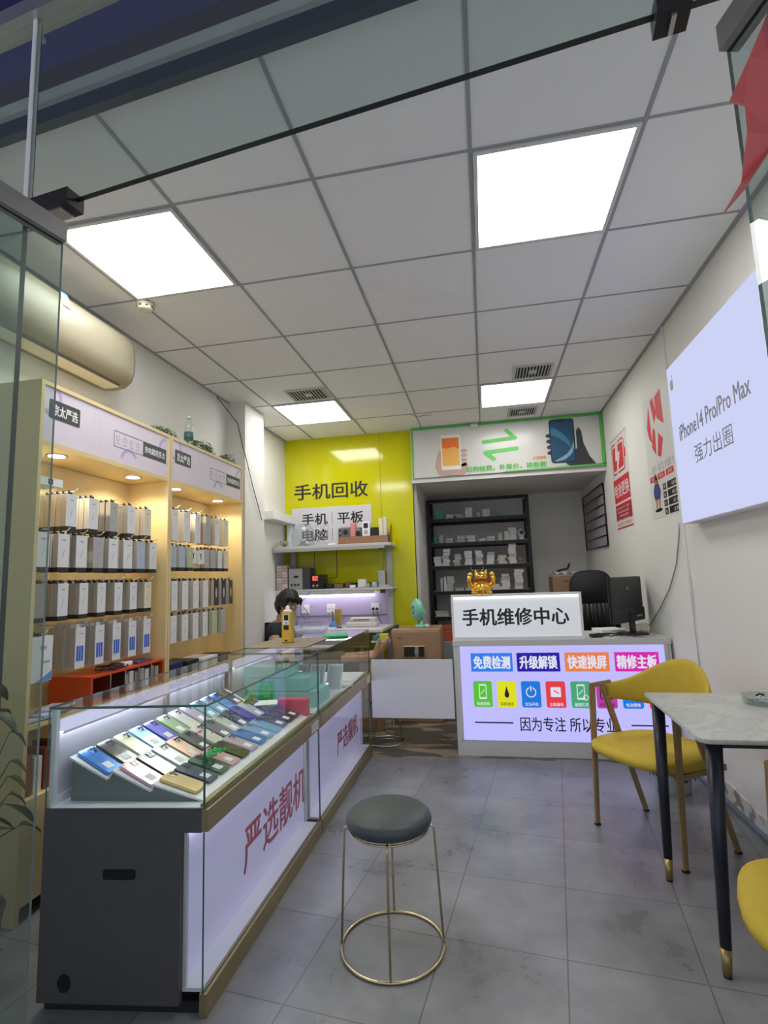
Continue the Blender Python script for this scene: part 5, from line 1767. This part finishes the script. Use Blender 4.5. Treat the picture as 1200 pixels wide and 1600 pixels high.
for k in range(28):
    a = 2 * pi * k / 28
    prof.append((.20 * abs(cos(a)) ** .7 * (1 if cos(a) > 0 else -1), -.03, 1.10 + .165 * abs(sin(a)) ** .8 * (1 if sin(a) > 0 else -1)))
b.prism(prof, (0, .06, 0), CH)
bmesh.ops.bevel(b.bm, geom=[e for e in b.bm.edges if abs(e.verts[0].co.y - e.verts[1].co.y) < 1e-5], offset=.02, segments=3, affect='EDGES')
b.build('backrest', None, t, smooth=True)
MB().box((-.22, -.32, .44), (.22, .05, .51), CH, .03, seg=4).build('seat', None, t)
MB().box((-.03, .02, .48), (.03, .05, 1.0), BLACK, .004).build('back_post', None, t)
MB().cyl((0, -.12, .10), (0, -.12, .44), .025, None, BLACK).build('gas_column', None, t)
for k in range(5):
    a = 2 * pi * k / 5
    l_ = MB().cyl((0, -.12, .11), (.2 * cos(a), -.12 + .2 * sin(a), .07), .02, .012, BLACK, 10).build('leg', None, t)
    MB().cyl((.2 * cos(a) - .012, -.12 + .2 * sin(a), .028), (.2 * cos(a) + .012, -.12 + .2 * sin(a), .028), .028, None, BLACK, 14).build('caster', None, l_)
b = MB()
n = 12
random.seed(11)
pts = [(-.16, .04), (.14, .04), (.16, .10), (-.15, .10)]
for k in range(9):
    x = -.15 + .036 * k
    b.tube([(x, .10, .98), (x + .01 * (k % 3), .11, .88), (x + .015 * (k % 2), .10, .74)], [.022, .028, .03], mat('black jacket', (.008, .008, .01), .45), 8)
o = b.build('jacket', None, None)
o.location = (.90, 4.85, 0)
o.rotation_euler = (0, 0, radians(18) + pi)
tag(o, 'black shiny jacket hanging down from the office chair back', 'jacket')
b = MB().tube([(.76, 5.95, 1.262), (.80, 5.92, 1.28), (.87, 5.90, 1.29), (.90, 5.95, 1.34)], .012, BLACK, 8)
tag(b.build('black_strap', None, None, (.83, 5.9, 1.25)), 'black strap sticking up from the bag on the carton', 'strap')
# ================================================================== STOOL
t = thing('round_stool', 'round stool with grey cushion and thin gold wire legs on the floor', 'stool', (-.385, 1.925, 0), 0, None, True)
GW_ = mat('gold wire', (.62, .50, .30), .25, 1)
CU_ = mat('grey faux leather', (.042, .056, .058), .45, bump=.15, bscale=150)
MB().lathe([(.03, .385), (.125, .385), (.146, .395), (.152, .412), (.148, .428), (.13, .440), (.06, .446), (.002, .447)], (0, 0, 0), CU_, 40).build('seat', None, t)
b = MB().tube([(.140 * cos(a), .140 * sin(a), .384) for a in [k * pi / 20 for k in range(40)]], .004, GW_, 8, True)
b.build('seat_ring', None, t)
RB_ = .176
b = MB().tube([(RB_ * cos(a), RB_ * sin(a), .0052) for a in [k * pi / 24 for k in range(48)]], .005, GW_, 8, True)
b.build('base_ring', None, t)
for a0 in (8, 98, 188, 278):
    a = radians(a0 - 0)
    u = Vector((cos(a), sin(a), 0))
    b = MB().tube([u * .135 + Z * .386, u * .150 + Z * .386, u * .156 + Z * .381, u * .158 + Z * .372, u * .176 + Z * .006], .0042, GW_, 8)
    b.build('leg', None, t)
# ================================================================== TABLE
def marble():
    m, nt, b = _new('pale marble')
    tc = nt.nodes.new('ShaderNodeTexCoord')
    n = nt.nodes.new('ShaderNodeTexNoise')
    n.inputs['Scale'].default_value = 2.2
    n.inputs['Detail'].default_value = 9
    n.inputs['Distortion'].default_value = 1.6
    nt.links.new(tc.outputs['Object'], n.inputs['Vector'])
    r = nt.nodes.new('ShaderNodeValToRGB')
    e = r.color_ramp.elements
    e[0].position, e[0].color = .40, (.50, .51, .48, 1)
    e[1].position, e[1].color = .60, (.44, .45, .43, 1)
    k = r.color_ramp.elements.new(.5)
    k.color = (.42, .43, .41, 1)
    k = r.color_ramp.elements.new(.47)
    k.color = (.49, .50, .47, 1)
    k = r.color_ramp.elements.new(.53)
    k.color = (.48, .49, .46, 1)
    nt.links.new(n.outputs['Fac'], r.inputs[0])
    nt.links.new(r.outputs[0], b.inputs['Base Color'])
    b.inputs['Roughness'].default_value = .16
    return m
t = thing('marble_table', 'pale marble topped table with dark blue gold tipped legs', 'table', (.93, 2.26, 0))
NV = mat('dark navy enamel', (.012, .016, .028), .32)
GT_ = mat('gold leg tip', (.42, .30, .13), .35, .8)
b = MB()
r_ = .035
pts = [(XR - .012, 1.918, .686), (XR - .012, 2.618, .686)]
for cx, cy, a0 in ((.668 + r_, 2.618 - .02, 90), (.650 + r_, 1.918 + r_, 180)):
    for k in range(5):
        a = radians(a0 + 90 * k / 4)
        rr = .02 if cy > 2.3 else r_
        pts.append((cx + (rr if cy > 2.3 else r_) * cos(a) - (r_ - rr), cy + rr * sin(a), .686))
b.prism(pts, (0, 0, .014), marble())
bmesh.ops.bevel(b.bm, geom=[e for e in b.bm.edges if abs(e.verts[0].co.z - e.verts[1].co.z) < 1e-6], offset=.003, segments=2, affect='EDGES')
b.build('table_top', None, t)
b = MB()
b.box((.70, 1.972, .660), (XR - .03, 1.992, .685), NV).box((.70, 2.55, .660), (XR - .03, 2.57, .685), NV)
b.box((.70, 1.99, .660), (.72, 2.56, .685), NV).box((XR - .05, 1.99, .660), (XR - .03, 2.56, .685), NV)
b.build('frame', None, t)
for (fx, fy), (tx, ty) in (((.660, 1.930), (.712, 1.985)), ((.660, 2.448), (.708, 2.545)), ((1.165, 1.95), (1.15, 1.99)), ((1.165, 2.50), (1.15, 2.55))):
    b = MB()
    f, tp = Vector((fx, fy, 0)), Vector((tx, ty, .685))
    g = f.lerp(tp, .115)
    b.cyl(g, tp, .0165, .0265, NV, 20)
    l_ = b.build('leg', None, t)
    MB().cyl(f + Z * .006, g, .0130, .0168, GT_, 20).cyl(f + Z * .0, f + Z * .006, .012, .012, BLACK, 16).build('gold_tip', None, l_)
t = thing('ashtray', 'clear glass ashtray with cigarette ends on the marble table', 'ashtray', (1.06, 2.42, .7005))
AGL = glass('ashtray glass', (.8, .86, .84), haze=.18, hazecol=(.5, .53, .52))
MB().lathe([(.055, 0), (.068, .01), (.072, .032), (.064, .034), (.056, .014), (.04, .008), (.002, .008)], (1.06, 2.42, .7005), AGL, 8).build('dish', None, t)
for k in range(4):
    a = k * 1.7
    b = MB().cyl((1.06 + .035 * cos(a), 2.42 + .035 * sin(a), .713), (1.06 + .035 * cos(a) + .03 * sin(a), 2.42 + .035 * sin(a) + .022, .716 + .004 * (k % 2)), .004, None, PAPERW if k % 2 else mat('cigarette filter', (.5, .25, .08), .6), 8)
    tag(b.build('cigarette_end', None, None, (1.06, 2.42, .71)), '%s of the four cigarette ends in the glass ashtray' % ['rightmost', 'rearmost', 'leftmost', 'frontmost'][k], 'cigarette end', 'cigarette ends in the ashtray')
MB().tube([(1.035, 2.40, .735), (1.05, 2.405, .742), (1.065, 2.40, .738)], .004, BLACK, 6).build('black_nub', None, t)
# ================================================================== YELLOW CHAIRS
YF = mat('mustard fabric', (.55, .40, .04), .85, noise=.1, nscale=25, bump=.25, bscale=260)
OAK = mat('oak leg', (.33, .22, .10), .5, noise=.25, nscale=14)
def make_chair(lab):
    t = thing('dining_chair', lab, 'chair', (0, 0, 0), 0, None, True)
    # seat cushion: rounded trapezoid
    b = MB()
    n = 36
    ring = []
    for k in range(n):
        a = 2 * pi * k / n
        cx_, sy_ = cos(a), sin(a)
        e_ = .55
        x = .252 * abs(cx_) ** e_ * (1 if cx_ > 0 else -1)
        y = .225 * abs(sy_) ** e_ * (1 if sy_ > 0 else -1)
        x *= 1 - .10 * (-y / .225 if y < 0 else 0)
        y += .03 * (1 - (x / .25) ** 2) * (1 if y > 0 else 0)
        ring.append((x, y))
    lay = [(.86, .372), (.97, .380), (1.0, .395), (.985, .410), (.93, .420), (.75, .424), (.4, .422)]
    i = b.mi(YF)
    R_ = [[b.bm.verts.new((x * s_, y * s_, z)) for x, y in ring] for s_, z in lay]
    for A, B in zip(R_, R_[1:]):
        for k in range(n):
            f = b.bm.faces.new([A[k], A[(k + 1) % n], B[(k + 1) % n], B[k]])
            f.smooth = True
    b.bm.faces.new(R_[0][::-1]); b.bm.faces.new(R_[-1]).smooth = True
    b.build('seat', None, t)
    b = MB().box((-.21, -.17, .35), (.21, -.145, .372), OAK).box((-.21, .10, .35), (.21, .125, .372), OAK).box((-.235, -.16, .348), (-.205, .14, .373), OAK).box((.205, -.16, .348), (.235, .14, .373), OAK)
    b.build('seat_frame', None, t)
    def bar(p, q_, w0, w1, name='leg'):
        p, q_ = Vector(p), Vector(q_)
        b = MB()
        d = (q_ - p).normalized()
        u = X
        v = d.cross(u).normalized()
        A = [b.bm.verts.new(p + u * sx * w0 * .5 + v * sv * w0) for sx, sv in ((-1, -1), (1, -1), (1, 1), (-1, 1))]
        B = [b.bm.verts.new(q_ + u * sx * w1 * .5 + v * sv * w1) for sx, sv in ((-1, -1), (1, -1), (1, 1), (-1, 1))]
        b.mi(OAK)
        fs = [b.bm.faces.new(A[::-1]), b.bm.faces.new(B)]
        for k in range(4):
            fs.append(b.bm.faces.new([A[k], A[(k + 1) % 4], B[(k + 1) % 4], B[k]]))
        bmesh.ops.recalc_face_normals(b.bm, faces=fs)
        bmesh.ops.bevel(b.bm, geom=list(b.bm.edges), offset=.004, segments=2, affect='EDGES')
        return b.build(name, None, t)
    for s_ in (-1, 1):
        x = s_ * .238
        l_ = bar((x, .165, .008), (x, .130, .665), .0145, .018)
        MB().box((x - .011, .153, 0), (x + .011, .177, .008), BLACK).build('foot_pad', None, l_)
        l_ = bar((x, -.170, .008), (x, .060, .660), .0145, .018)
        MB().box((x - .011, -.182, 0), (x + .011, -.158, .008), BLACK).build('foot_pad', None, l_)
        bar((x, .148, .668), (x, .0, .672), .012, .012, 'arm_bar')
    # curved backrest
    b = MB()
    n = 41
    m_ = 8
    G, H_ = [], []
    for k in range(n):
        s_ = -1 + 2 * k / (n - 1)
        a = s_ * radians(97)
        px_, py_ = .240 * sin(a), .045 - .275 * max(0, cos(a)) ** .75 + (.04 if abs(s_) > .98 else 0) * 0
        e = abs(s_)
        top = .672 + .122 * (0.5 + .5 * cos(pi * min(1, e * 1.18)))
        bot = .545 + .055 * e ** 2
        nrm = Vector((sin(a), -cos(a), 0)).normalized()
        col, col2 = [], []
        for j in range(m_ + 1):
            f = j / m_
            z = bot + (top - bot) * f
            lean = -.035 * max(0, (z - .6) / .2) * cos(a * .9)
            bul = .012 * math.sin(pi * f) ** .5 + .004
            c = Vector((px_, py_ + lean, z))
            col.append(b.bm.verts.new(c + nrm * bul))
            col2.append(b.bm.verts.new(c - nrm * bul))
        G.append(col); H_.append(col2)
    b.mi(YF)
    fs = []
    for k in range(n - 1):
        for j in range(m_):
            fs.append(b.bm.faces.new([G[k][j], G[k + 1][j], G[k + 1][j + 1], G[k][j + 1]]))
            fs.append(b.bm.faces.new([H_[k][j + 1], H_[k + 1][j + 1], H_[k + 1][j], H_[k][j]]))
        fs.append(b.bm.faces.new([G[k][m_], G[k + 1][m_], H_[k + 1][m_], H_[k][m_]]))
        fs.append(b.bm.faces.new([H_[k][0], H_[k + 1][0], G[k + 1][0], G[k][0]]))
    for k in (0, n - 1):
        for j in range(m_):
            q_ = [G[k][j], G[k][j + 1], H_[k][j + 1], H_[k][j]]
            fs.append(b.bm.faces.new(q_ if k == 0 else q_[::-1]))
    bmesh.ops.recalc_face_normals(b.bm, faces=fs)
    b.build('backrest', None, t, smooth=True)
    return t
ch = make_chair('mustard yellow chair with oak legs standing behind the marble table')
ch.location = (.7485, 2.8085, 0)
ch.rotation_euler = (0, 0, radians(124.2))
c2 = clone(ch)
c2.location = (.835, 1.53, 0)
c2.rotation_euler = (0, 0, radians(70))
tag(c2, 'mustard yellow chair mostly cut off at the right edge, in front of the marble table', 'chair', None)
# ---- waste bin behind the chair
t = thing('waste_bin', 'pale plastic bin lined with a black bag beside the repair desk', 'bin', (.985, 3.40, 0))
MB().lathe([(.085, 0), (.09, .005), (.112, .20), (.118, .205)], (.985, 3.40, 0), mat('pale mint plastic', (.42, .52, .52), .35), 28).build('bucket', None, t)
b = MB()
n = 40
i = b.mi(mat('black bag film', (.006, .006, .007), .25, spec=.8))
rings = []
random.seed(5)
for rr, z, j in ((.119, .10, .012), (.125, .15, .008), (.128, .20, .006), (.120, .222, .006), (.104, .215, .005), (.09, .16, .008)):
    rings.append([b.bm.verts.new((.985 + (rr + random.uniform(-j, j) * .6) * cos(2 * pi * k / n), 3.40 + (rr + random.uniform(-j, j) * .6) * sin(2 * pi * k / n), z + random.uniform(-1, 1) * (.03 if z < .12 else .006))) for k in range(n)])
for A, B in zip(rings, rings[1:]):
    for k in range(n):
        f = b.bm.faces.new([A[k], A[(k + 1) % n], B[(k + 1) % n], B[k]])
        f.smooth = True
b.bm.faces.new(rings[-1])
b.build('bin_bag', None, t)
# ================================================================== POTTED PLANT BY THE SHOP FRONT
PB = (-1.66, 1.42)
t = thing('potted_plant', 'dark leafy potted plant in the corner behind the shop front glass', 'plant', (PB[0], PB[1], 0))
MB().lathe([(.10, 0), (.12, .01), (.15, .26), (.155, .27), (.14, .27), (.13, .22), (.01, .22)], (PB[0], PB[1], 0), mat('dark ceramic pot', (.05, .035, .03), .4), 28).build('pot', None, t)
random.seed(21)
PLM = [mat('plant dark leaf', (.012, .035, .018), .4), mat('plant mid leaf', (.025, .06, .03), .35)]
bs_ = MB()
for k in range(64):
    a = random.random() * 6.28
    rr = random.uniform(.03, .20)
    h = random.uniform(.45, .98)
    base = Vector((PB[0], PB[1], .22))
    e = Vector((PB[0] + rr * cos(a), PB[1] + rr * sin(a), h))
    if e.y < fr(e.x) + .12:
        e.y = fr(e.x) + .12
    e.x = min(e.x, -1.53 - (.06 if cos(a) > 0 else 0))
    mid = base.lerp(e, .6) + Z * .08
    bs_.tube([base, mid, e], [.004, .003, .0015], PLM[0], 5)
    # leaf blade
    b = MB()
    i = b.mi(PLM[k % 2])
    d = Vector((cos(a), sin(a), random.uniform(-.6, .1))).normalized()
    sd = d.cross(Z).normalized()
    up = sd.cross(d).normalized()
    L = random.uniform(.10, .17) * (.45 if cos(a) > .3 else 1)
    wv = [.0, .6, 1, .9, .55, 0]
    top, bot = [], []
    for j, wv_ in enumerate(wv):
        f = j / 5
        c = e + d * L * f - Z * .05 * f * f
        row = [c - sd * wv_ * .032 + up * .008 * wv_, c, c + sd * wv_ * .032 + up * .008 * wv_]
        top.append([b.bm.verts.new(p) for p in row])
        bot.append([b.bm.verts.new(p - up * .0012) for p in row])
    for T_, fl in ((top, False), (bot, True)):
        for j in range(5):
            for s_ in range(2):
                vs = [T_[j][s_], T_[j][s_ + 1], T_[j + 1][s_ + 1], T_[j + 1][s_]]
                b.bm.faces.new(vs[::-1] if fl else vs).smooth = True
    b.build('leaf', None, t)
bs_.build('stems', None, t)
# ================================================================== RED POSTER REFLECTION, BUILT AS A SHEET, RIGHT OF THE SHOP FRONT
m, nt, bs = _new('red reflection sheet')
bs.inputs['Base Color'].default_value = (.48, .10, .10, 1)
bs.inputs['Transmission Weight'].default_value = 0.0
bs.inputs['Subsurface Weight'].default_value = .2
bs.inputs['Roughness'].default_value = .5
RC = m
def at(u, v, y):
    d = CF + CR * ((u - 600) / 813.63) + CU * ((800 - v) / 813.63)
    return Vector((0, 0, 1.25)) + d * (y / d.y)
b = MB()
outl = [(1255, -60), (1200, 18), (1170, 90), (1140, 157), (1163, 163), (1167, 205), (1158, 285), (1131, 331), (1166, 290), (1215, 215), (1290, 100)]  # outline of a red door poster reflection, built as a solid sheet
Ppts = [at(u, v, .715 - .02 * ((k * 7) % 3) * .5) for k, (u, v) in enumerate(outl)]
b.prism(Ppts, (.002, .004, 0), RC)
bmesh.ops.triangulate(b.bm, faces=list(b.bm.faces))
tag(b.build('red_reflection', None, None, tuple(Ppts[0])), 'red sheet standing in for a poster reflection at the upper right by the glass door', 'banner')
# ================================================================== PERSON
def skin_body(name, verts, edges, radii, root, m, parent, sub=2):
    me = bpy.data.meshes.new(name)
    off = OFF.get(parent.name, Vector()) if parent else Vector()
    me.from_pydata([Vector(v) - off for v in verts], edges, [])
    o = bpy.data.objects.new(name, me)
    COL.objects.link(o)
    sk = o.modifiers.new('skin', 'SKIN')
    sk.use_smooth_shade = True
    for k, r in enumerate(radii):
        me.skin_vertices[0].data[k].radius = r if isinstance(r, tuple) else (r, r)
        me.skin_vertices[0].data[k].use_root = (k == root)
    sb = o.modifiers.new('sub', 'SUBSURF')
    sb.levels = sub
    bpy.context.view_layer.update()
    dg = bpy.context.evaluated_depsgraph_get()
    nm = bpy.data.meshes.new_from_object(o.evaluated_get(dg), depsgraph=dg)
    o.modifiers.clear()
    o.data = nm
    nm.materials.clear()
    nm.materials.append(m)
    for p in nm.polygons:
        p.use_smooth = True
    if parent:
        o.parent = parent
        OFF[o.name] = off
    return o
SKN = mat('tan skin', (.50, .29, .19), .5, noise=.05)
HAIR = mat('black hair', (.012, .010, .009), .5, bump=.5, bscale=120)
SHIRT = mat('dark blue grey shirt', (.014, .019, .026), .8)
SHORT = mat('brown grey shorts', (.16, .12, .09), .8)
per = thing('person', 'person in a dark shirt sitting at the left of the bench, bare feet stretched out', 'person', (-1.86, 4.56, 0))
V = [(-1.90, 4.56, .44),   # 0 pelvis
     (-1.91, 4.56, .56), (-1.90, 4.56, .70), (-1.87, 4.55, .83), (-1.84, 4.545, .905), (-1.815, 4.54, .955), # 1..5 spine, chest, neck base, neck
     (-1.79, 4.53, 1.01), (-1.775, 4.53, 1.075),  # 6,7 head
     (-1.86, 4.40, .835), (-1.80, 4.33, .66), (-1.62, 4.42, .60),   # 8 near shoulder, 9 elbow, 10 wrist
     (-1.86, 4.71, .835), (-1.80, 4.76, .66), (-1.62, 4.68, .62),    # 11 far shoulder, 12, 13
     (-1.84, 4.47, .46), (-1.42, 4.43, .56), (-1.03, 4.44, .585), (-.955, 4.44, .60),   # 14 hip near,15 knee,16 ankle,17 heelish
     (-1.84, 4.65, .46), (-1.42, 4.60, .55), (-1.01, 4.56, .60), (-.935, 4.55, .615)]
Eg = [(0, 1), (1, 2), (2, 3), (3, 4), (4, 5), (5, 6), (6, 7), (3, 8), (8, 9), (9, 10), (3, 11), (11, 12), (12, 13),
      (0, 14), (14, 15), (15, 16), (16, 17), (0, 18), (18, 19), (19, 20), (20, 21)]
Rr = [(.13, .15), (.12, .14), (.12, .15), (.11, .15), (.065, .07), (.052, .052), (.075, .07), (.072, .068), .062, .044, .028, .062, .044, .028,
      .070, .052, .034, .034, .070, .052, .034, .034]
def add_hand(w_, d, side, up=(0, 0, 1)):
    """palm and five fingers from wrist vertex w_, pointing along d"""
    d = Vector(d).normalized()
    s_ = Vector(side).normalized()
    up = d.cross(s_).normalized()
    base = Vector(V[w_])
    V.append(base + d * .05); Rr.append((.032, .016)); pi_ = len(V) - 1; Eg.append((w_, pi_))
    for k, (o_, L) in enumerate(((-.030, .060), (-.010, .072), (.010, .068), (.029, .052))):
        a = len(V)
        V.append(base + d * .088 + s_ * o_); Rr.append(.010)
        V.append(base + d * (.088 + L * .55) + s_ * o_ * 1.15 - up * .008); Rr.append(.009)
        V.append(base + d * (.088 + L * .95) + s_ * o_ * 1.15 - up * .028); Rr.append(.0075)
        Eg.extend([(pi_, a), (a, a + 1), (a + 1, a + 2)])
    a = len(V)
    V.append(base + d * .035 - s_ * .040); Rr.append(.012)
    V.append(base + d * .07 - s_ * .058 - up * .01); Rr.append(.010)
    Eg.extend([(pi_, a), (a, a + 1)])
add_hand(10, (.95, .25, .0), (.25, -.95, 0))
add_hand(13, (.95, -.2, .0), (.2, .95, 0))
def add_foot(ank, d, side):
    """sole and toes: heel down, toes pointing along d"""
    base = Vector(V[ank])
    d = Vector(d).normalized(); s_ = Vector(side).normalized()
    out = d.cross(s_)
    a0 = len(V)
    V.append(base + d * .055); Rr.append((.038, .028)); Eg.append((ank, a0))
    V.append(base + d * .100); Rr.append((.043, .020)); Eg.append((a0, a0 + 1))
    for k, (o_, L, r_) in enumerate(((-.028, .052, .014), (-.008, .046, .010), (.008, .042, .0095), (.022, .036, .009), (.034, .028, .0085))):
        a = len(V)
        V.append(base + d * .122 + s_ * o_); Rr.append(r_)
        V.append(base + d * (.122 + L * .75) + s_ * o_ + out * .004); Rr.append(r_ * .9)
        Eg.extend([(a0 + 1, a), (a, a + 1)])
add_foot(17, (.30, -.03, .95), (0, 1, .0))
add_foot(21, (.55, -.05, .80), (0, 1, .0))
body = skin_body('body', V, Eg, Rr, 0, SKN, per, 2)
# head shaping: ellipsoid skull with face merged into one head mesh, looking right and slightly down
def head():
    t_ = bmesh.new()
    bmesh.ops.create_icosphere(t_, subdivisions=4, radius=1)
    for v in t_.verts:
        c = v.co.copy()
        x, y, z = c.x, c.y, c.z
        X_ = .098 * x; Y_ = .074 * y; Z_ = .112 * z
        if z < 0:
            Y_ *= 1 + .25 * z; X_ *= 1 + .12 * z
            if x > 0: X_ *= 1 - .05 * z
        if x > .5:   # face plane
            X_ = .098 * (.5 + (x - .5) * .72)
            # brow, eye sockets, nose, lips, chin
            X_ += .006 * math.exp(-((z - .22) / .10) ** 2)
            X_ -= .010 * math.exp(-((z - .04) / .10) ** 2 - ((abs(y) - .42) / .2) ** 2)
            X_ += .024 * math.exp(-((z + .18) / .13) ** 2 - (y / .17) ** 2) + .010 * math.exp(-((z + .02) / .15) ** 2 - (y / .11) ** 2)
            X_ += .009 * math.exp(-((z + .48) / .05) ** 2 - (y / .30) ** 2) + .009 * math.exp(-((z + .60) / .05) ** 2 - (y / .26) ** 2)
            X_ += .012 * math.exp(-((z + .86) / .10) ** 2 - (y / .3) ** 2)
        v.co = Vector((X_, Y_, Z_))
    return t_
HM = Matrix.Translation((-1.772, 4.53, 1.052)) @ Matrix.Rotation(radians(-12), 4, 'Z') @ Matrix.Rotation(radians(24), 4, 'Y')
b = MB()
b._merge(head(), SKN, HM, True)
for s_ in (-1, 1):
    b.ell(HM @ Vector((-.005, s_ * .074, -.005)), (.018, .009, .030), SKN, M=HM.to_3x3().to_4x4())
hd = b.build('head', None, per)
for s_ in (-1, 1):
    b = MB()
    b.ell(HM @ Vector((.082, s_ * .031, .006)), .011, mat('eye white', (.7, .7, .68), .3))
    b.ell(HM @ Vector((.0895, s_ * .031, .004)), .0055, mat('dark iris', (.02, .01, .01), .2))
    b.build('eye', None, hd)
b = MB()
b.box((.088, -.022, -.056), (.0975, .022, -.052), mat('lip', (.35, .12, .09), .5), .001, M=HM)
b.build('mouth', None, hd)
b = MB()
t_ = bmesh.new()
bmesh.ops.create_icosphere(t_, subdivisions=4, radius=1)
random.seed(9)
from mathutils import noise as mno
kill = []
for v in t_.verts:
    x, y, z = v.co
    if (x > .5 and z < .34) or z < -.80 or (x > -.02 and z < -.15):
        kill.append(v)
bmesh.ops.delete(t_, geom=kill, context='VERTS')
for v in t_.verts:
    x, y, z = v.co
    s_ = 1.14 + .10 * mno.noise(v.co * 5) + .05 * mno.noise(v.co * 13)
    v.co = Vector((.104 * x * s_ - .004, .082 * y * s_, .118 * z * s_ + .006))
bmesh.ops.solidify(t_, geom=list(t_.faces), thickness=.014)
b._merge(t_, HAIR, HM, True)
for k in range(60):
    a = random.uniform(-1.3, 1.3)
    p = HM @ Vector((.085 * cos(a), .085 * sin(a), .070 + random.uniform(-.01, .03)))
    d = HM.to_3x3() @ Vector((cos(a) * .8, sin(a) * .8, -.4))
    b.tube([p, p + d * .02, p + d * .035 - Z * .015], [.006, .005, .001], HAIR, 5)
b.build('hair', None, per)
# shirt
SV = [(-1.905, 4.56, .45), (-1.91, 4.56, .56), (-1.90, 4.56, .70), (-1.87, 4.55, .83), (-1.848, 4.547, .892), (-1.86, 4.40, .832), (-1.83, 4.365, .74), (-1.86, 4.71, .832), (-1.83, 4.745, .74)]
skin_body('shirt', SV, [(0, 1), (1, 2), (2, 3), (3, 4), (3, 5), (5, 6), (3, 7), (7, 8)], [(.15, .17), (.14, .16), (.14, .17), (.13, .17), (.082, .085), .078, .066, .078, .066], 2, SHIRT, per)
HV = [(-1.90, 4.56, .43), (-1.84, 4.47, .455), (-1.60, 4.447, .51), (-1.22, 4.433, .572), (-1.84, 4.65, .455), (-1.60, 4.622, .505), (-1.22, 4.583, .57)]
skin_body('shorts', HV, [(0, 1), (1, 2), (2, 3), (0, 4), (4, 5), (5, 6)], [(.15, .17), .115, .098, .070, .115, .098, .070], 0, SHORT, per)
# what the person sits and rests on
t = thing('low_stool', 'low dark stool under the seated person, hidden behind the counter', 'stool', (-1.9, 4.56, 0))
MB().box((-2.05, 4.42, .26), (-1.75, 4.70, .30), BLACK, .01).build('seat', None, t)
for x in (-2.02, -1.78):
    for y in (4.45, 4.67):
        MB().cyl((x, y, 0), (x, y, .26), .012, None, BLACK, 8).build('leg', None, t)
t = thing('foot_stool', 'plain box under the outstretched feet behind the swing gate', 'box', (-1.02, 4.38, 0))
MB().box((-1.09, 4.40, 0), (-.90, 4.50, .545), KB, .003).build('carton_body', None, t)
# round chrome stool base seen under the gate
t = thing('chrome_stool', 'round chrome stool base standing on the bare floor behind the gate', 'stool', (-.83, 4.13, 0))
b = MB().tube([(-.83 + .15 * cos(a), 4.13 + .13 * sin(a), .007) for a in [k * pi / 20 for k in range(40)]], .005, STEEL, 8, True)
b.build('base_ring', None, t)
for a in (40, 130, 220, 310):
    MB().tube([(-.83 + .15 * cos(radians(a)), 4.13 + .13 * sin(radians(a)), .008), (-.83 + .12 * cos(radians(a)), 4.13 + .11 * sin(radians(a)), .30)], .004, STEEL, 6).build('leg', None, t)
MB().lathe([(.10, .30), (.135, .305), (.14, .32), (.12, .335), (.01, .338)], (-.83, 4.13, 0), CU_, 28).build('seat', None, t)
